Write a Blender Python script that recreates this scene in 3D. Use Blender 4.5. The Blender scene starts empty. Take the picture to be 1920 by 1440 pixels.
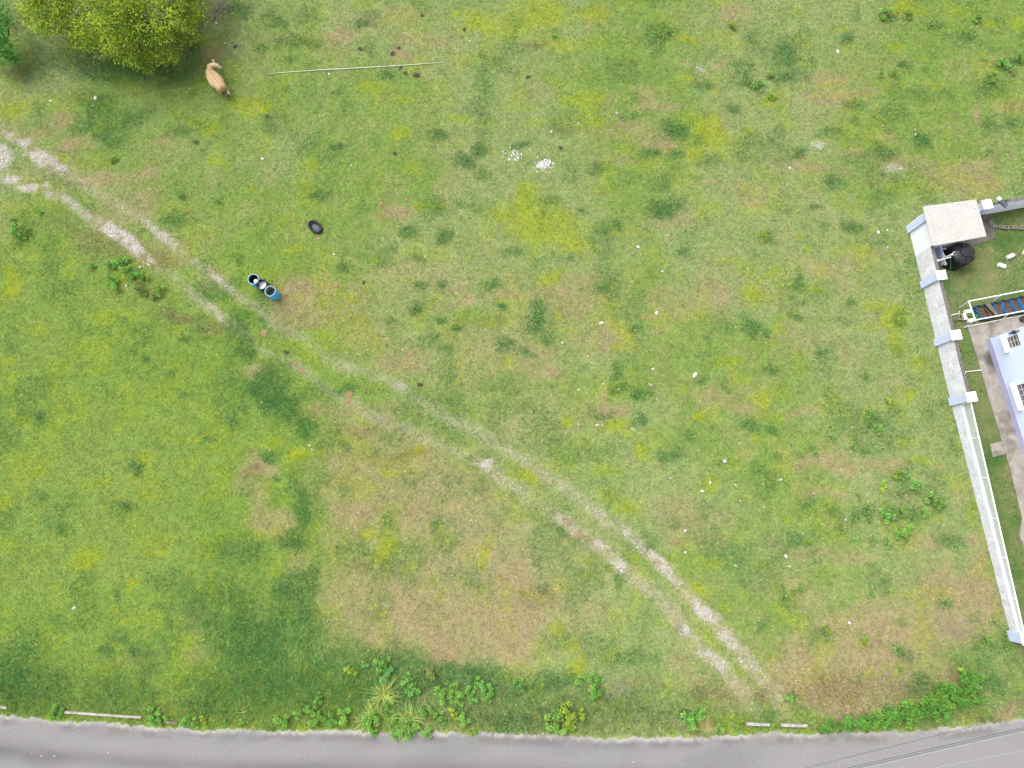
import bpy, bmesh, math, random
import numpy as np
from mathutils import Vector, Matrix, Euler

random.seed(7)
rng = np.random.default_rng(7)
SC = bpy.context.scene
COL = SC.collection

# ------------------------------------------------------------------ camera
H = 39.0                      # drone height, metres
F = 1378.0                    # focal length in pixels of the 1920 px wide photo
TILT = math.radians(10)       # tilt away from straight down
CT, ST = math.cos(TILT), math.sin(TILT)
cam = bpy.data.cameras.new('camera')
cam.sensor_width = 36.0
cam.lens = F / 1920 * 36.0
cam.clip_start = 0.5
cam.clip_end = 3000
camo = bpy.data.objects.new('camera', cam)
camo.location = (0, 0, H)
camo.rotation_euler = (TILT, 0, 0)
COL.objects.link(camo)
SC.camera = camo

# ------------------------------------------------------------------ sky and sun (bright overcast)
SUN_EL, SUN_AZ = math.radians(58), math.radians(-48)    # azimuth clockwise from +Y
w = bpy.data.worlds.new('World')
SC.world = w
w.use_nodes = True
nt = w.node_tree
nt.nodes.clear()
sky = nt.nodes.new('ShaderNodeTexSky')
sky.sky_type = 'NISHITA'
sky.sun_disc = False
sky.sun_elevation = SUN_EL
sky.sun_rotation = SUN_AZ
sky.air_density = 1.0
sky.dust_density = 3.0
hsv = nt.nodes.new('ShaderNodeHueSaturation')
hsv.inputs['Saturation'].default_value = 0.22          # a veil of cloud whitens the sky
bg = nt.nodes.new('ShaderNodeBackground')
bg.inputs['Strength'].default_value = 0.12
out = nt.nodes.new('ShaderNodeOutputWorld')
nt.links.new(sky.outputs[0], hsv.inputs['Color'])
nt.links.new(hsv.outputs[0], bg.inputs['Color'])
nt.links.new(bg.outputs[0], out.inputs['Surface'])
sun = bpy.data.lights.new('sun', 'SUN')
sun.energy = 1.0
sun.angle = math.radians(42)
sun.color = (1.0, 0.965, 0.91)
suno = bpy.data.objects.new('sun', sun)
sd = Vector((math.sin(SUN_AZ) * math.cos(SUN_EL), math.cos(SUN_AZ) * math.cos(SUN_EL), math.sin(SUN_EL)))
suno.rotation_euler = (-sd).to_track_quat('-Z', 'Y').to_euler()
suno.location = (0, 0, 60)
COL.objects.link(suno)
SC.view_settings.view_transform = 'Standard'
SC.view_settings.look = 'None'
SC.view_settings.exposure = 1.95
SC.view_settings.gamma = 1.0
SC.view_settings.use_curve_mapping = False
GAIN = 2.6                    # photo brightness of a sunlit flat surface / its base colour

# ------------------------------------------------------------------ helpers
def P(px, py, z=0.0):
    x = (px - 960) / F
    y = (720 - py) / F
    k = (H - z) / (CT - y * ST)
    return Vector((x * k, (y * CT + ST) * k, z))

def mpp(px, py):              # metres per photo pixel on the ground there
    y = (720 - py) / F
    return H / (CT - y * ST) / F

def lin(c):
    c = np.asarray(c, float) / 255.0
    return np.where(c <= 0.04045, c / 12.92, ((c + 0.055) / 1.055) ** 2.4)

def alb(*c, g=None):          # base colour of a surface that the photo shows as this sRGB colour
    return lin(c) / (g or GAIN)

def rgba(c):
    return (float(c[0]), float(c[1]), float(c[2]), 1.0)

def hash2(ix, iy, seed):
    h = (ix.astype(np.int64) * 374761393 + iy.astype(np.int64) * 668265263 + seed * 1442695041) & 0x7fffffff
    h = ((h ^ (h >> 13)) * 1274126177) & 0x7fffffff
    h = (h ^ (h >> 16)) & 0xffff
    return h / 65535.0

def vnoise(x, y, seed):
    ix, iy = np.floor(x), np.floor(y)
    fx, fy = x - ix, y - iy
    fx = fx * fx * (3 - 2 * fx)
    fy = fy * fy * (3 - 2 * fy)
    a = hash2(ix, iy, seed); b = hash2(ix + 1, iy, seed)
    c = hash2(ix, iy + 1, seed); d = hash2(ix + 1, iy + 1, seed)
    return (a * (1 - fx) + b * fx) * (1 - fy) + (c * (1 - fx) + d * fx) * fy

def fbm(x, y, scale, seed, octv=4):
    t = 0; a = 0.5; n = 0
    ca, sa = math.cos(0.7), math.sin(0.7)
    x = x / scale; y = y / scale
    for o in range(octv):
        t = t + a * vnoise(x + 13.7 * o, y - 9.1 * o, seed + o * 17)
        n += a
        a *= 0.5
        x, y = (x * ca - y * sa) * 2.03, (x * sa + y * ca) * 2.03
    return t / n

def sstep(a, b, x):
    t = np.clip((x - a) / (b - a), 0, 1)
    return t * t * (3 - 2 * t)

class MB:
    """collects faces, then links them as ONE mesh object"""
    def __init__(s):
        s.v = []; s.f = []; s.c = []
    def add(s, verts, faces, col=None):
        o = len(s.v)
        s.v += [tuple(p) for p in verts]
        s.f += [tuple(i + o for i in f) for f in faces]
        if col is not None:
            s.c += [col] * len(verts)
    def box(s, c, size, rz=0.0, tilt=None):
        hx, hy, hz = size[0] / 2, size[1] / 2, size[2] / 2
        m = Matrix.Rotation(rz, 3, 'Z')
        if tilt is not None:
            m = m @ tilt
        vs = [Vector(c) + m @ Vector((x, y, z)) for z in (-hz, hz) for x, y in ((-hx, -hy), (hx, -hy), (hx, hy), (-hx, hy))]
        s.add(vs, [(3, 2, 1, 0), (4, 5, 6, 7), (0, 1, 5, 4), (1, 2, 6, 5), (2, 3, 7, 6), (3, 0, 4, 7)])
    def prism(s, pts, z0, z1):
        n = len(pts)
        a = sum(pts[i][0] * pts[(i + 1) % n][1] - pts[(i + 1) % n][0] * pts[i][1] for i in range(n))
        if a < 0:
            pts = pts[::-1]
        vs = [(p[0], p[1], z0) for p in pts] + [(p[0], p[1], z1) for p in pts]
        s.add(vs, [tuple(range(n - 1, -1, -1)), tuple(range(n, 2 * n))] + [(i, (i + 1) % n, n + (i + 1) % n, n + i) for i in range(n)])
    def tube(s, pts, r, n=6, cap=True):
        pts = [Vector(p) for p in pts]
        rs = r if isinstance(r, (list, tuple)) else [r] * len(pts)
        rings = []
        for i, p in enumerate(pts):
            d = (pts[min(i + 1, len(pts) - 1)] - pts[max(i - 1, 0)]).normalized()
            u = d.cross(Vector((0, 0, 1)))
            if u.length < 1e-3:
                u = d.cross(Vector((0, 1, 0)))
            u.normalize(); w_ = d.cross(u)
            rings.append([p + rs[i] * (math.cos(2 * math.pi * k / n) * u + math.sin(2 * math.pi * k / n) * w_) for k in range(n)])
        vs = [q for rg in rings for q in rg]
        fs = []
        for i in range(len(rings) - 1):
            for k in range(n):
                fs.append((i * n + k, (i + 1) * n + k, (i + 1) * n + (k + 1) % n, i * n + (k + 1) % n))
        if cap:
            fs.append(tuple(range(n)))
            fs.append(tuple(range((len(rings) - 1) * n + n - 1, (len(rings) - 1) * n - 1, -1)))
        s.add(vs, fs)
    def lathe(s, prof, c, n=32, tilt=None):
        vs = []; fs = []
        for (r, z) in prof:
            for k in range(n):
                p = Vector((r * math.cos(2 * math.pi * k / n), r * math.sin(2 * math.pi * k / n), z))
                if tilt is not None:
                    p = tilt @ p
                vs.append(Vector(c) + p)
        for i in range(len(prof) - 1):
            for k in range(n):
                fs.append((i * n + k, i * n + (k + 1) % n, (i + 1) * n + (k + 1) % n, (i + 1) * n + k))
        s.add(vs, fs)
    def mesh(s, name, m, smooth=False, base=(0, 0, 0)):
        me = bpy.data.meshes.new(name)
        b = Vector(base)
        me.from_pydata([tuple(Vector(v) - b) for v in s.v], [], s.f)
        if s.c and len(s.c) == len(s.v):
            at = me.color_attributes.new('Col', 'FLOAT_COLOR', 'POINT')
            at.data.foreach_set('color', np.array([rgba(c) for c in s.c], np.float32).ravel())
        me.materials.append(m)
        if smooth:
            me.polygons.foreach_set('use_smooth', [True] * len(me.polygons))
        me.update()
        return me
    def build(s, name, m, parent=None, smooth=False, base=None):
        if base is None:
            base = parent['_base'] if (parent is not None and '_base' in parent) else (0, 0, 0)
        o = bpy.data.objects.new(name, s.mesh(name, m, smooth, base))
        COL.objects.link(o)
        if parent is not None:
            o.parent = parent
            o['_base'] = tuple(base)
        else:
            o.location = base
        return o

def bevel(o, wdt=0.01, seg=2):
    md = o.modifiers.new('bevel', 'BEVEL'); md.width = wdt; md.segments = seg; md.limit_method = 'ANGLE'
    return o

def tag(o, label, cat, group=None):
    o['label'] = label; o['category'] = cat
    if group: o['group'] = group
    return o

def thing(name, loc, label, cat, group=None):
    o = bpy.data.objects.new(name, None)
    o.empty_display_size = 0.2
    o.location = loc
    COL.objects.link(o)
    o['_base'] = tuple(loc)
    return tag(o, label, cat, group)

def copy_part(src, parent):
    c = src.copy(); COL.objects.link(c); c.parent = parent
    for ch in src.children:
        copy_part(ch, c)
    return c

ORD = ['first', 'second', 'third', 'fourth', 'fifth', 'sixth', 'seventh', 'eighth', 'ninth', 'tenth', 'eleventh', 'twelfth',
       'thirteenth', 'fourteenth', 'fifteenth', 'sixteenth', 'seventeenth', 'eighteenth', 'nineteenth', 'twentieth',
       'twenty-first', 'twenty-second', 'twenty-third', 'twenty-fourth', 'twenty-fifth', 'twenty-sixth']

# ------------------------------------------------------------------ materials
def mat(name, c1, c2=None, scale=3.0, rough=0.8, bump=0.0, bscale=40.0, spec=0.3, detail=6.0, lo=0.35, hi=0.65, metallic=0.0, c3=None, s3=1.0, lo3=0.55, hi3=0.75):
    m = bpy.data.materials.new(name); m.use_nodes = True
    n = m.node_tree.nodes; l = m.node_tree.links
    b = n['Principled BSDF']
    b.inputs['Roughness'].default_value = rough
    b.inputs['Specular IOR Level'].default_value = spec
    b.inputs['Metallic'].default_value = metallic
    tc = n.new('ShaderNodeTexCoord')
    if c2 is None:
        c2 = tuple(x * 0.8 for x in c1)
    nz = n.new('ShaderNodeTexNoise'); nz.inputs['Scale'].default_value = scale; nz.inputs['Detail'].default_value = detail
    nz.inputs['Roughness'].default_value = 0.65
    l.new(tc.outputs['Object'], nz.inputs['Vector'])
    mr = n.new('ShaderNodeMapRange'); mr.inputs[1].default_value = lo; mr.inputs[2].default_value = hi
    l.new(nz.outputs['Fac'], mr.inputs[0])
    mx = n.new('ShaderNodeMix'); mx.data_type = 'RGBA'
    mx.inputs[6].default_value = rgba(c1); mx.inputs[7].default_value = rgba(c2)
    l.new(mr.outputs[0], mx.inputs[0])
    last = mx.outputs[2]
    if c3 is not None:
        n3 = n.new('ShaderNodeTexNoise'); n3.inputs['Scale'].default_value = s3; n3.inputs['Detail'].default_value = 5
        l.new(tc.outputs['Object'], n3.inputs['Vector'])
        m3 = n.new('ShaderNodeMapRange'); m3.inputs[1].default_value = lo3; m3.inputs[2].default_value = hi3
        l.new(n3.outputs['Fac'], m3.inputs[0])
        x3 = n.new('ShaderNodeMix'); x3.data_type = 'RGBA'; x3.inputs[7].default_value = rgba(c3)
        l.new(m3.outputs[0], x3.inputs[0]); l.new(last, x3.inputs[6])
        last = x3.outputs[2]
    l.new(last, b.inputs['Base Color'])
    if bump > 0:
        nb = n.new('ShaderNodeTexNoise'); nb.inputs['Scale'].default_value = bscale; nb.inputs['Detail'].default_value = 4
        l.new(tc.outputs['Object'], nb.inputs['Vector'])
        bp = n.new('ShaderNodeBump'); bp.inputs['Strength'].default_value = bump; bp.inputs['Distance'].default_value = 0.03
        l.new(nb.outputs['Fac'], bp.inputs['Height']); l.new(bp.outputs[0], b.inputs['Normal'])
    return m

def vmat(name, rough=0.8, spec=0.15, nscale=0.0, namp=0.0, transl=0.0, rand=0.0, bump=0.0):
    """vertex colour (the plant's own colour) with a little noise and, for copies, a small random tint"""
    m = bpy.data.materials.new(name); m.use_nodes = True
    n = m.node_tree.nodes; l = m.node_tree.links
    b = n['Principled BSDF']
    b.inputs['Roughness'].default_value = rough
    b.inputs['Specular IOR Level'].default_value = spec
    at = n.new('ShaderNodeAttribute'); at.attribute_name = 'Col'
    last = at.outputs['Color']
    if rand > 0:
        oi = n.new('ShaderNodeObjectInfo')
        mr = n.new('ShaderNodeMapRange'); mr.inputs[3].default_value = 1 - rand; mr.inputs[4].default_value = 1 + rand
        l.new(oi.outputs['Random'], mr.inputs[0])
        hs = n.new('ShaderNodeHueSaturation')
        l.new(mr.outputs[0], hs.inputs['Value'])
        mh = n.new('ShaderNodeMapRange'); mh.inputs[3].default_value = 0.485; mh.inputs[4].default_value = 0.512
        mm = n.new('ShaderNodeMath'); mm.operation = 'FRACT'
        mu = n.new('ShaderNodeMath'); mu.operation = 'MULTIPLY'; mu.inputs[1].default_value = 7.31
        l.new(oi.outputs['Random'], mu.inputs[0]); l.new(mu.outputs[0], mm.inputs[0]); l.new(mm.outputs[0], mh.inputs[0])
        l.new(mh.outputs[0], hs.inputs['Hue'])
        l.new(last, hs.inputs['Color']); last = hs.outputs[0]
    if namp > 0:
        tc = n.new('ShaderNodeTexCoord')
        nz = n.new('ShaderNodeTexNoise'); nz.inputs['Scale'].default_value = nscale; nz.inputs['Detail'].default_value = 6; nz.inputs['Roughness'].default_value = 0.75
        l.new(tc.outputs['Object'], nz.inputs['Vector'])
        mr = n.new('ShaderNodeMapRange'); mr.inputs[1].default_value = 0.3; mr.inputs[2].default_value = 0.7
        mr.inputs[3].default_value = 1 - namp; mr.inputs[4].default_value = 1 + namp
        l.new(nz.outputs['Fac'], mr.inputs[0])
        mx = n.new('ShaderNodeMix'); mx.data_type = 'RGBA'; mx.blend_type = 'MULTIPLY'; mx.inputs[0].default_value = 1
        l.new(last, mx.inputs[6]); l.new(mr.outputs[0], mx.inputs[7])
        last = mx.outputs[2]
        if bump > 0:
            bp = n.new('ShaderNodeBump'); bp.inputs['Strength'].default_value = bump; bp.inputs['Distance'].default_value = 0.03
            l.new(nz.outputs['Fac'], bp.inputs['Height']); l.new(bp.outputs[0], b.inputs['Normal'])
    l.new(last, b.inputs['Base Color'])
    if transl > 0:
        tr = n.new('ShaderNodeBsdfTranslucent'); l.new(last, tr.inputs['Color'])
        ms = n.new('ShaderNodeMixShader'); ms.inputs[0].default_value = transl
        l.new(b.outputs[0], ms.inputs[1]); l.new(tr.outputs[0], ms.inputs[2])
        l.new(ms.outputs[0], n['Material Output'].inputs['Surface'])
    return m

M_GROUND = vmat('field_ground', 0.95, 0.1, 9.0, 0.22, bump=0.35)
M_GRASS = vmat('grass_blades', 0.75, 0.15)
M_LEAF = vmat('leaves', 0.55, 0.3, transl=0.3, rand=0.12)
M_TREE = vmat('tree_leaves', 0.55, 0.3, transl=0.3)
M_STONE = mat('white_stone', (.38, .365, .335), (.27, .255, .23), 9, 0.9, 0.5, 30)
M_GRAVEL = mat('pale_gravel', (.40, .375, .35), (.26, .24, .215), 7, 0.95, 0.3, 50)
M_DUNG = mat('dark_dung', alb(70, 55, 45), alb(100, 85, 62), 12, 0.95, 0.6, 30)
M_DRY = mat('dry_dung', alb(198, 164, 124), alb(156, 126, 90), 10, 0.95, 0.6, 30)
M_BARK = mat('bark', (.10, .085, .07), (.06, .05, .04), 8, 0.95, 0.5, 30)
M_TWIG = mat('dead_twig', (.22, .195, .17), (.14, .12, .10), 8, 0.9)
M_STRAW = vmat('straw_blades', 0.7, 0.2, rand=0.06)
M_CONC = mat('weathered_concrete', alb(200, 192, 180), alb(166, 157, 146), 2.2, 0.9, 0.35, 45, c3=alb(108, 102, 96), s3=0.55, lo3=0.55, hi3=0.72)
M_SLAB = mat('dark_concrete', alb(140, 132, 124), alb(112, 106, 98), 2.5, 0.9, 0.35, 45)
M_LAV = mat('lavender_paint', (.36, .41, .53), (.33, .375, .49), 2.0, 0.7, 0.08, 60, c3=(.28, .29, .36), s3=0.8, lo3=0.62, hi3=0.85)
M_WALLP = mat('whitewashed_wall', (.49, .495, .52), (.38, .38, .40), 1.6, 0.85, 0.25, 30, c3=(.25, .25, .26), s3=6, lo3=0.5, hi3=0.78)
M_WHITE = mat('white_paint', (.62, .62, .635), (.54, .54, .545), 3, 0.6, 0.05, 50)
M_PVC = mat('white_pipe', (.56, .56, .56), (.46, .46, .455), 3, 0.45)
M_COPE = mat('grimy_coping', alb(150, 142, 138), alb(110, 103, 98), 9, 0.9, 0.3, 40)
M_HOUSE = mat('house_paint', (.45, .515, .64), (.43, .49, .61), 1.0, 0.7, 0.06, 60)
M_PLINTH = mat('plinth_paint', (.30, .30, .44), (.27, .27, .40), 2, 0.7)
M_ROOF = mat('shed_sheet', (.30, .29, .268), (.265, .255, .236), 1.7, 0.6, 0.1, 20, c3=(.35, .34, .32), s3=3.5, lo3=0.58, hi3=0.7)
M_BLACK = mat('black_plastic', (.006, .0065, .008), (.010, .0105, .012), 3, 0.45, spec=0.35)
M_RUBBER = mat('black_rubber', (.010, .010, .010), (.018, .018, .017), 6, 0.7)
M_BLUE = mat('blue_plastic', alb(45, 145, 200, g=1.15), alb(65, 158, 210, g=1.15), 5, 0.45, spec=0.4)
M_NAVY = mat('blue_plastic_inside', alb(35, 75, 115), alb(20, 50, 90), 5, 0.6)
M_RIM = mat('pale_blue_rim', alb(200, 232, 245), alb(175, 215, 235), 5, 0.5)
M_TEALIN = mat('grey_green_inside', alb(125, 150, 145, g=1.2), alb(95, 125, 120, g=1.2), 5, 0.7)
M_WATER = mat('still_water', (.05, .055, .055), (.06, .06, .06), 2, 0.12, spec=0.6)
M_PALEIN = mat('pale_bottom', (.5, .5, .52), (.38, .38, .4), 5, 0.7)
M_GREYIN = mat('grey_bottom', alb(120, 120, 125), alb(95, 96, 100), 8, 0.8)
M_DARK = mat('dark_metal', (.02, .02, .022), (.03, .03, .03), 5, 0.5)
M_GLASS = mat('dark_glass', (.055, .052, .05), (.10, .085, .07), 2.5, 0.12, spec=0.6)
M_PANEL = mat('solar_panel', alb(98, 108, 122), alb(80, 90, 104), 6, 0.25, spec=0.6)
M_BLOCK = mat('concrete_block', alb(196, 192, 172), alb(165, 160, 140), 8, 0.9, 0.4, 40)
M_PALEBLK = mat('white_block', (.62, .61, .57), (.5, .49, .45), 5, 0.85, 0.2, 40)
M_TARP = mat('blue_tarp', alb(30, 110, 180), alb(50, 140, 205), 7, 0.5)
M_TARPD = mat('blue_tarp_side', alb(40, 85, 120), alb(30, 65, 95), 7, 0.6)
M_SOIL = mat('dry_soil', alb(125, 103, 84), alb(95, 78, 62), 14, 0.98, 0.7, 40)
M_PLANK = mat('grey_plank', alb(150, 138, 120), alb(120, 110, 95), 5, 0.9, 0.3, 60)
M_CABLE = mat('black_cable', (.035, .035, .036), (.05, .05, .05), 3, 0.6)
M_CABLE_LIT = mat('sunlit_cable', (.26, .26, .26), (.22, .22, .22), 3, 0.4, metallic=0.3)  # sunlight on the cable is put into its pale grey colour
M_GREENL = mat('green_line', alb(60, 140, 90), alb(70, 150, 100), 3, 0.6)
M_PALEBL = mat('pale_blue_stick', alb(130, 180, 190), alb(110, 160, 175), 3, 0.6)

# ------------------------------------------------------------------ what grows where: patches of the field
# each entry: x y rx ry strength (photo pixels, turned into ground positions)
D_ = """100 110 95 45 .3;205 128 110 30 .6;300 125 80 32 .6;368 92 22 42 .5;60 60 50 40 .3;190 225 50 28 .3;196 258 24 18 .8;170 190 34 18 .5;150 235 18 24 .5;255 212 36 14 .5;
450 15 28 14 .6;340 245 30 16 .35;520 40 24 14 .6;560 76 36 14 .6;687 38 18 8 .8;492 95 14 12 .5;726 140 18 14 .6;638 265 16 8 .7;825 255 18 12 .7;870 300 22 16 .9;900 275 18 14 .7;545 115 12 8 .4;910 322 20 12 .5;
980 268 18 8 .8;1045 60 12 6 .5;1230 65 30 20 .55;1182 222 20 8 .6;1262 245 28 13 .9;1266 282 16 10 .7;1322 165 18 12 .6;1302 265 12 10 .6;1110 310 20 10 .6;1210 285 26 12 .6;1380 205 15 8 .6;1390 140 30 20 .5;1410 70 22 25 .4;1330 302 25 10 .4;1250 342 16 14 .5;1415 155 26 10 .7;1085 18 20 6 .3;
1578 80 15 12 1;1465 95 18 24 .8;1472 142 20 18 .6;1600 192 24 14 .6;1600 228 10 12 .7;1725 255 20 18 .9;1665 285 14 12 .8;1495 282 18 12 .8;1702 125 10 7 .7;1810 72 14 9 .7;1892 122 24 14 .7;1862 165 30 14 .5;1892 235 14 14 .7;1855 240 14 12 .6;1550 250 24 10 .4;1565 347 18 10 .6;1850 285 10 6 .6;1705 308 14 8 .5;1660 28 20 12 .4;1760 40 16 12 .4;
440 610 30 26 .6;335 415 30 18 .5;400 545 38 18 .5;455 645 20 30 .8;345 630 10 8 .6;270 672 10 6 .7;315 698 10 6 .7;430 712 10 6 .6;500 615 20 12 .4;
502 715 36 40 .9;522 755 32 38 .9;765 437 17 11 .8;830 455 16 14 .8;818 392 26 24 .5;780 480 15 8 .5;788 535 13 10 .9;831 528 13 7 .9;775 580 16 10 .9;828 602 10 7 .9;860 620 13 7 .8;840 655 13 7 .7;806 640 16 10 .6;935 585 11 10 .9;930 530 20 14 .7;955 652 20 14 .7;735 600 12 7 .6;645 505 12 8 .6;600 365 16 9 .7;870 382 18 10 .4;900 560 10 8 .4;960 735 10 6 .5;
1000 590 12 26 .8;1022 627 18 13 .6;1130 548 24 11 .8;1155 560 13 8 .8;1160 417 15 8 .7;1246 385 28 20 .8;1135 430 12 8 .6;1040 370 16 10 .5;985 660 12 9 .8;1400 610 17 17 .8;1425 630 10 10 .7;970 477 20 8 .6;1060 475 18 8 .6;1090 395 12 8 .6;1152 692 12 22 .8;1280 480 15 13 .6;1430 445 12 18 .6;1210 732 20 11 .7;1185 620 13 8 .6;1310 710 16 10 .4;1335 630 14 8 .4;
1500 527 12 12 .9;1610 425 20 12 .8;1530 387 12 8 .6;1590 562 8 8 .7;1495 592 14 8 .6;1585 602 16 12 .4;1447 692 18 12 .7;1552 430 12 8 .5;1690 602 12 12 .6;1630 702 10 7 .5;1540 655 14 8 .4;
70 782 10 8 .7;390 827 12 8 .7;255 877 12 9 .7;230 952 13 9 .7;120 987 13 7 .7;80 930 20 12 .4;300 837 10 7 .4;430 790 14 10 .6;455 762 20 10 .5;30 830 14 8 .3;340 740 18 8 .35;
440 1050 50 34 .4;425 1140 60 50 .6;480 1195 85 70 .8;560 1175 60 55 .65;620 1230 66 40 .6;480 1285 80 55 .75;600 1290 80 50 .65;40 1230 55 45 .7;25 1275 50 40 .8;80 1295 60 30 .6;220 1300 60 26 .4;390 1312 50 36 .6;560 1115 36 40 .7;592 1080 16 40 .6;215 1125 10 12 .7;200 1212 10 9 .7;240 1190 9 6 .7;255 1215 10 12 .6;325 1225 18 10 .5;310 1135 10 8 .5;
560 960 18 22 .8;575 800 18 18 .7;558 905 18 30 .5;540 1002 28 20 .7;735 1240 70 32 .7;830 1262 80 28 .8;760 1295 70 30 .7;900 1272 75 26 .7;990 1285 50 24 .6;1040 1275 40 24 .5;1180 1235 30 18 .4;680 1280 50 40 .7;
650 832 13 7 .6;510 852 16 11 .7;515 892 12 7 .8;645 727 20 9 .8;548 772 28 24 .7;820 985 17 14 .7;725 976 13 15 .6;570 932 18 16 .7;585 812 13 13 .6;905 868 30 7 .5;
1165 733 18 11 .9;1200 747 11 11 .9;1130 772 25 9 .6;1195 792 17 11 .7;1265 852 17 11 .7;1295 817 12 13 .6;1406 800 17 11 .7;1215 1020 16 8 .6;1055 990 14 9 .6;1088 1002 14 12 .6;1340 867 10 7 .5;1420 870 14 10 .4;
1450 802 15 9 .8;1640 792 25 11 .6;1520 947 12 11 .7;1570 962 19 13 .6;1620 962 18 12 .6;1690 962 40 18 .5;1752 942 15 12 .6;1790 1015 24 12 .6;1490 1012 18 13 .6;1460 855 12 8 .5;
1156 1090 11 10 .7;1020 1107 15 9 .5;1430 1172 9 10 .6;1045 1275 40 22 .6;1290 1335 30 14 .5;1470 1120 20 18 .4;1545 1182 24 13 .6;1486 1312 12 13 .8;1690 1222 18 14 .8;1722 1282 24 14 .6;1770 1132 18 9 .5;1892 1195 12 26 .7;1845 1255 30 18 .5;1800 1230 25 15 .4;1440 1345 20 8 .6;1850 1220 30 20 .5;1870 1275 30 20 .4;960 1325 220 34 .4;1180 1330 120 30 .35;700 1325 120 30 .4;480 1225 46 36 .5;570 1260 50 30 .4"""
Y_ = """900 42 46 28 .8;1000 30 66 34 1;960 62 40 24 .8;1105 30 28 22 1;1050 82 56 18 .6;1290 70 24 9 1;1180 112 18 8 .6;1290 150 24 11 .7;1090 190 28 24 .7;1112 222 18 13 .7;1322 262 38 36 .9;1342 235 14 13 1;1310 292 18 9 .8;1410 247 14 8 .8;1000 225 18 11 .6;980 357 24 13 .8;1012 412 56 42 1;1000 380 38 20 .9;1065 447 28 22 .7;1115 467 10 7 .9;1035 512 24 13 .9;1020 525 18 10 .9;1330 392 28 11 .6;1425 440 9 13 .8;1412 555 17 19 .8;1362 490 24 9 .4;1380 677 18 9 .5;1275 525 6 5 .7;820 387 24 9 .8;790 390 17 9 .8;945 402 14 18 .8;695 480 13 8 .9;560 460 24 9 .5;660 557 8 6 .6;920 612 14 9 .6;945 682 11 13 .7;1165 622 24 18 .7;1150 650 18 8 .7;1185 692 11 9 .7;1048 590 9 5 .7;
700 170 36 17 .6;760 197 24 9 .7;740 257 24 13 .8;590 310 18 11 .6;490 202 14 9 .8;870 227 28 9 .6;775 317 24 11 .5;850 35 14 9 .8;450 207 28 17 .7;390 247 18 11 .6;420 302 28 13 .6;30 202 28 13 .6;130 292 11 7 .6;
1570 57 18 8 .9;1715 30 18 13 .7;1690 15 24 11 .7;1800 17 24 11 .7;1870 40 18 9 .7;1908 42 14 18 .8;1685 82 18 8 .8;1500 77 20 18 .7;1755 165 9 6 .8;1695 162 9 6 .8;1735 112 9 6 .7;1535 177 7 5 .7;1450 182 13 9 .7;
5 522 13 22 1;10 542 18 14 .8;70 512 12 7 .7;65 612 24 9 .6;190 592 28 11 .6;15 682 14 11 .8;32 712 11 7 .7;385 697 9 7 .4;470 355 20 9 .4;
1530 542 16 9 .9;1500 447 11 9 .7;1522 472 11 9 .7;1620 477 13 9 .7;1640 572 28 8 .7;1680 602 28 18 .9;1690 642 18 18 .9;1718 682 12 11 .8;1460 602 9 7 .6;1450 622 13 11 .7;1500 667 12 8 .6;1445 507 9 7 .6;1630 620 24 10 .5;
35 787 24 13 .8;110 767 9 9 .6;215 807 7 9 .8;270 857 18 9 .6;75 887 14 7 .7;150 1042 28 18 .7;270 932 16 11 .6;365 822 11 9 .7;340 872 8 6 .6;380 932 11 7 .7;10 937 13 13 .8;132 937 9 7 .6;300 1032 14 9 .6;440 845 14 8 .4;200 905 16 8 .5;
570 852 18 12 1;605 847 12 9 .8;680 997 13 13 1;716 1032 22 20 1.1;725 892 18 11 .8;790 842 13 7 .9;705 922 9 6 .7;900 1047 14 11 .9;930 932 18 9 .6;520 827 24 9 .5;705 732 9 9 .7;
1060 792 11 9 1;1150 792 22 11 .9;1175 812 9 7 .8;1202 852 14 13 .8;1135 887 24 12 .7;1155 947 36 16 .7;1310 772 13 9 1;1430 747 13 18 .7;1415 822 9 7 .8;1340 902 14 12 .7;1380 932 18 12 .4;1185 1047 13 11 .8;985 892 22 11 .9;1330 1052 28 9 .6;1100 1042 18 12 .6;
1470 777 12 6 .7;1710 742 18 7 .8;1700 822 24 11 .7;1720 862 18 9 .7;1800 832 16 8 .7;1820 902 11 24 .9;1830 962 9 24 .9;1785 912 18 18 .4;1485 977 7 7 .7;1852 1002 8 22 .6;1836 1080 9 16 .5;
255 1097 13 13 .8;205 1147 12 7 .7;340 1167 11 7 .7;220 1197 9 7 .7;400 1100 10 16 .5;360 1080 14 10 .4;
600 1132 12 9 .7;700 1132 9 7 .7;935 1087 12 7 .6;925 1357 11 7 .7;1100 1082 14 9 .7;1040 1172 14 13 .9;1060 1202 18 18 .8;1082 1242 22 18 .9;1085 1262 22 9 .9;1150 1222 22 11 .5;1250 1282 11 7 .7;1312 1102 22 13 .6;1355 1142 8 11 .6;1555 1177 9 7 .6;1620 1202 11 7 .7;1450 1222 7 13 .6;1866 1142 9 7 .6"""
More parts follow.
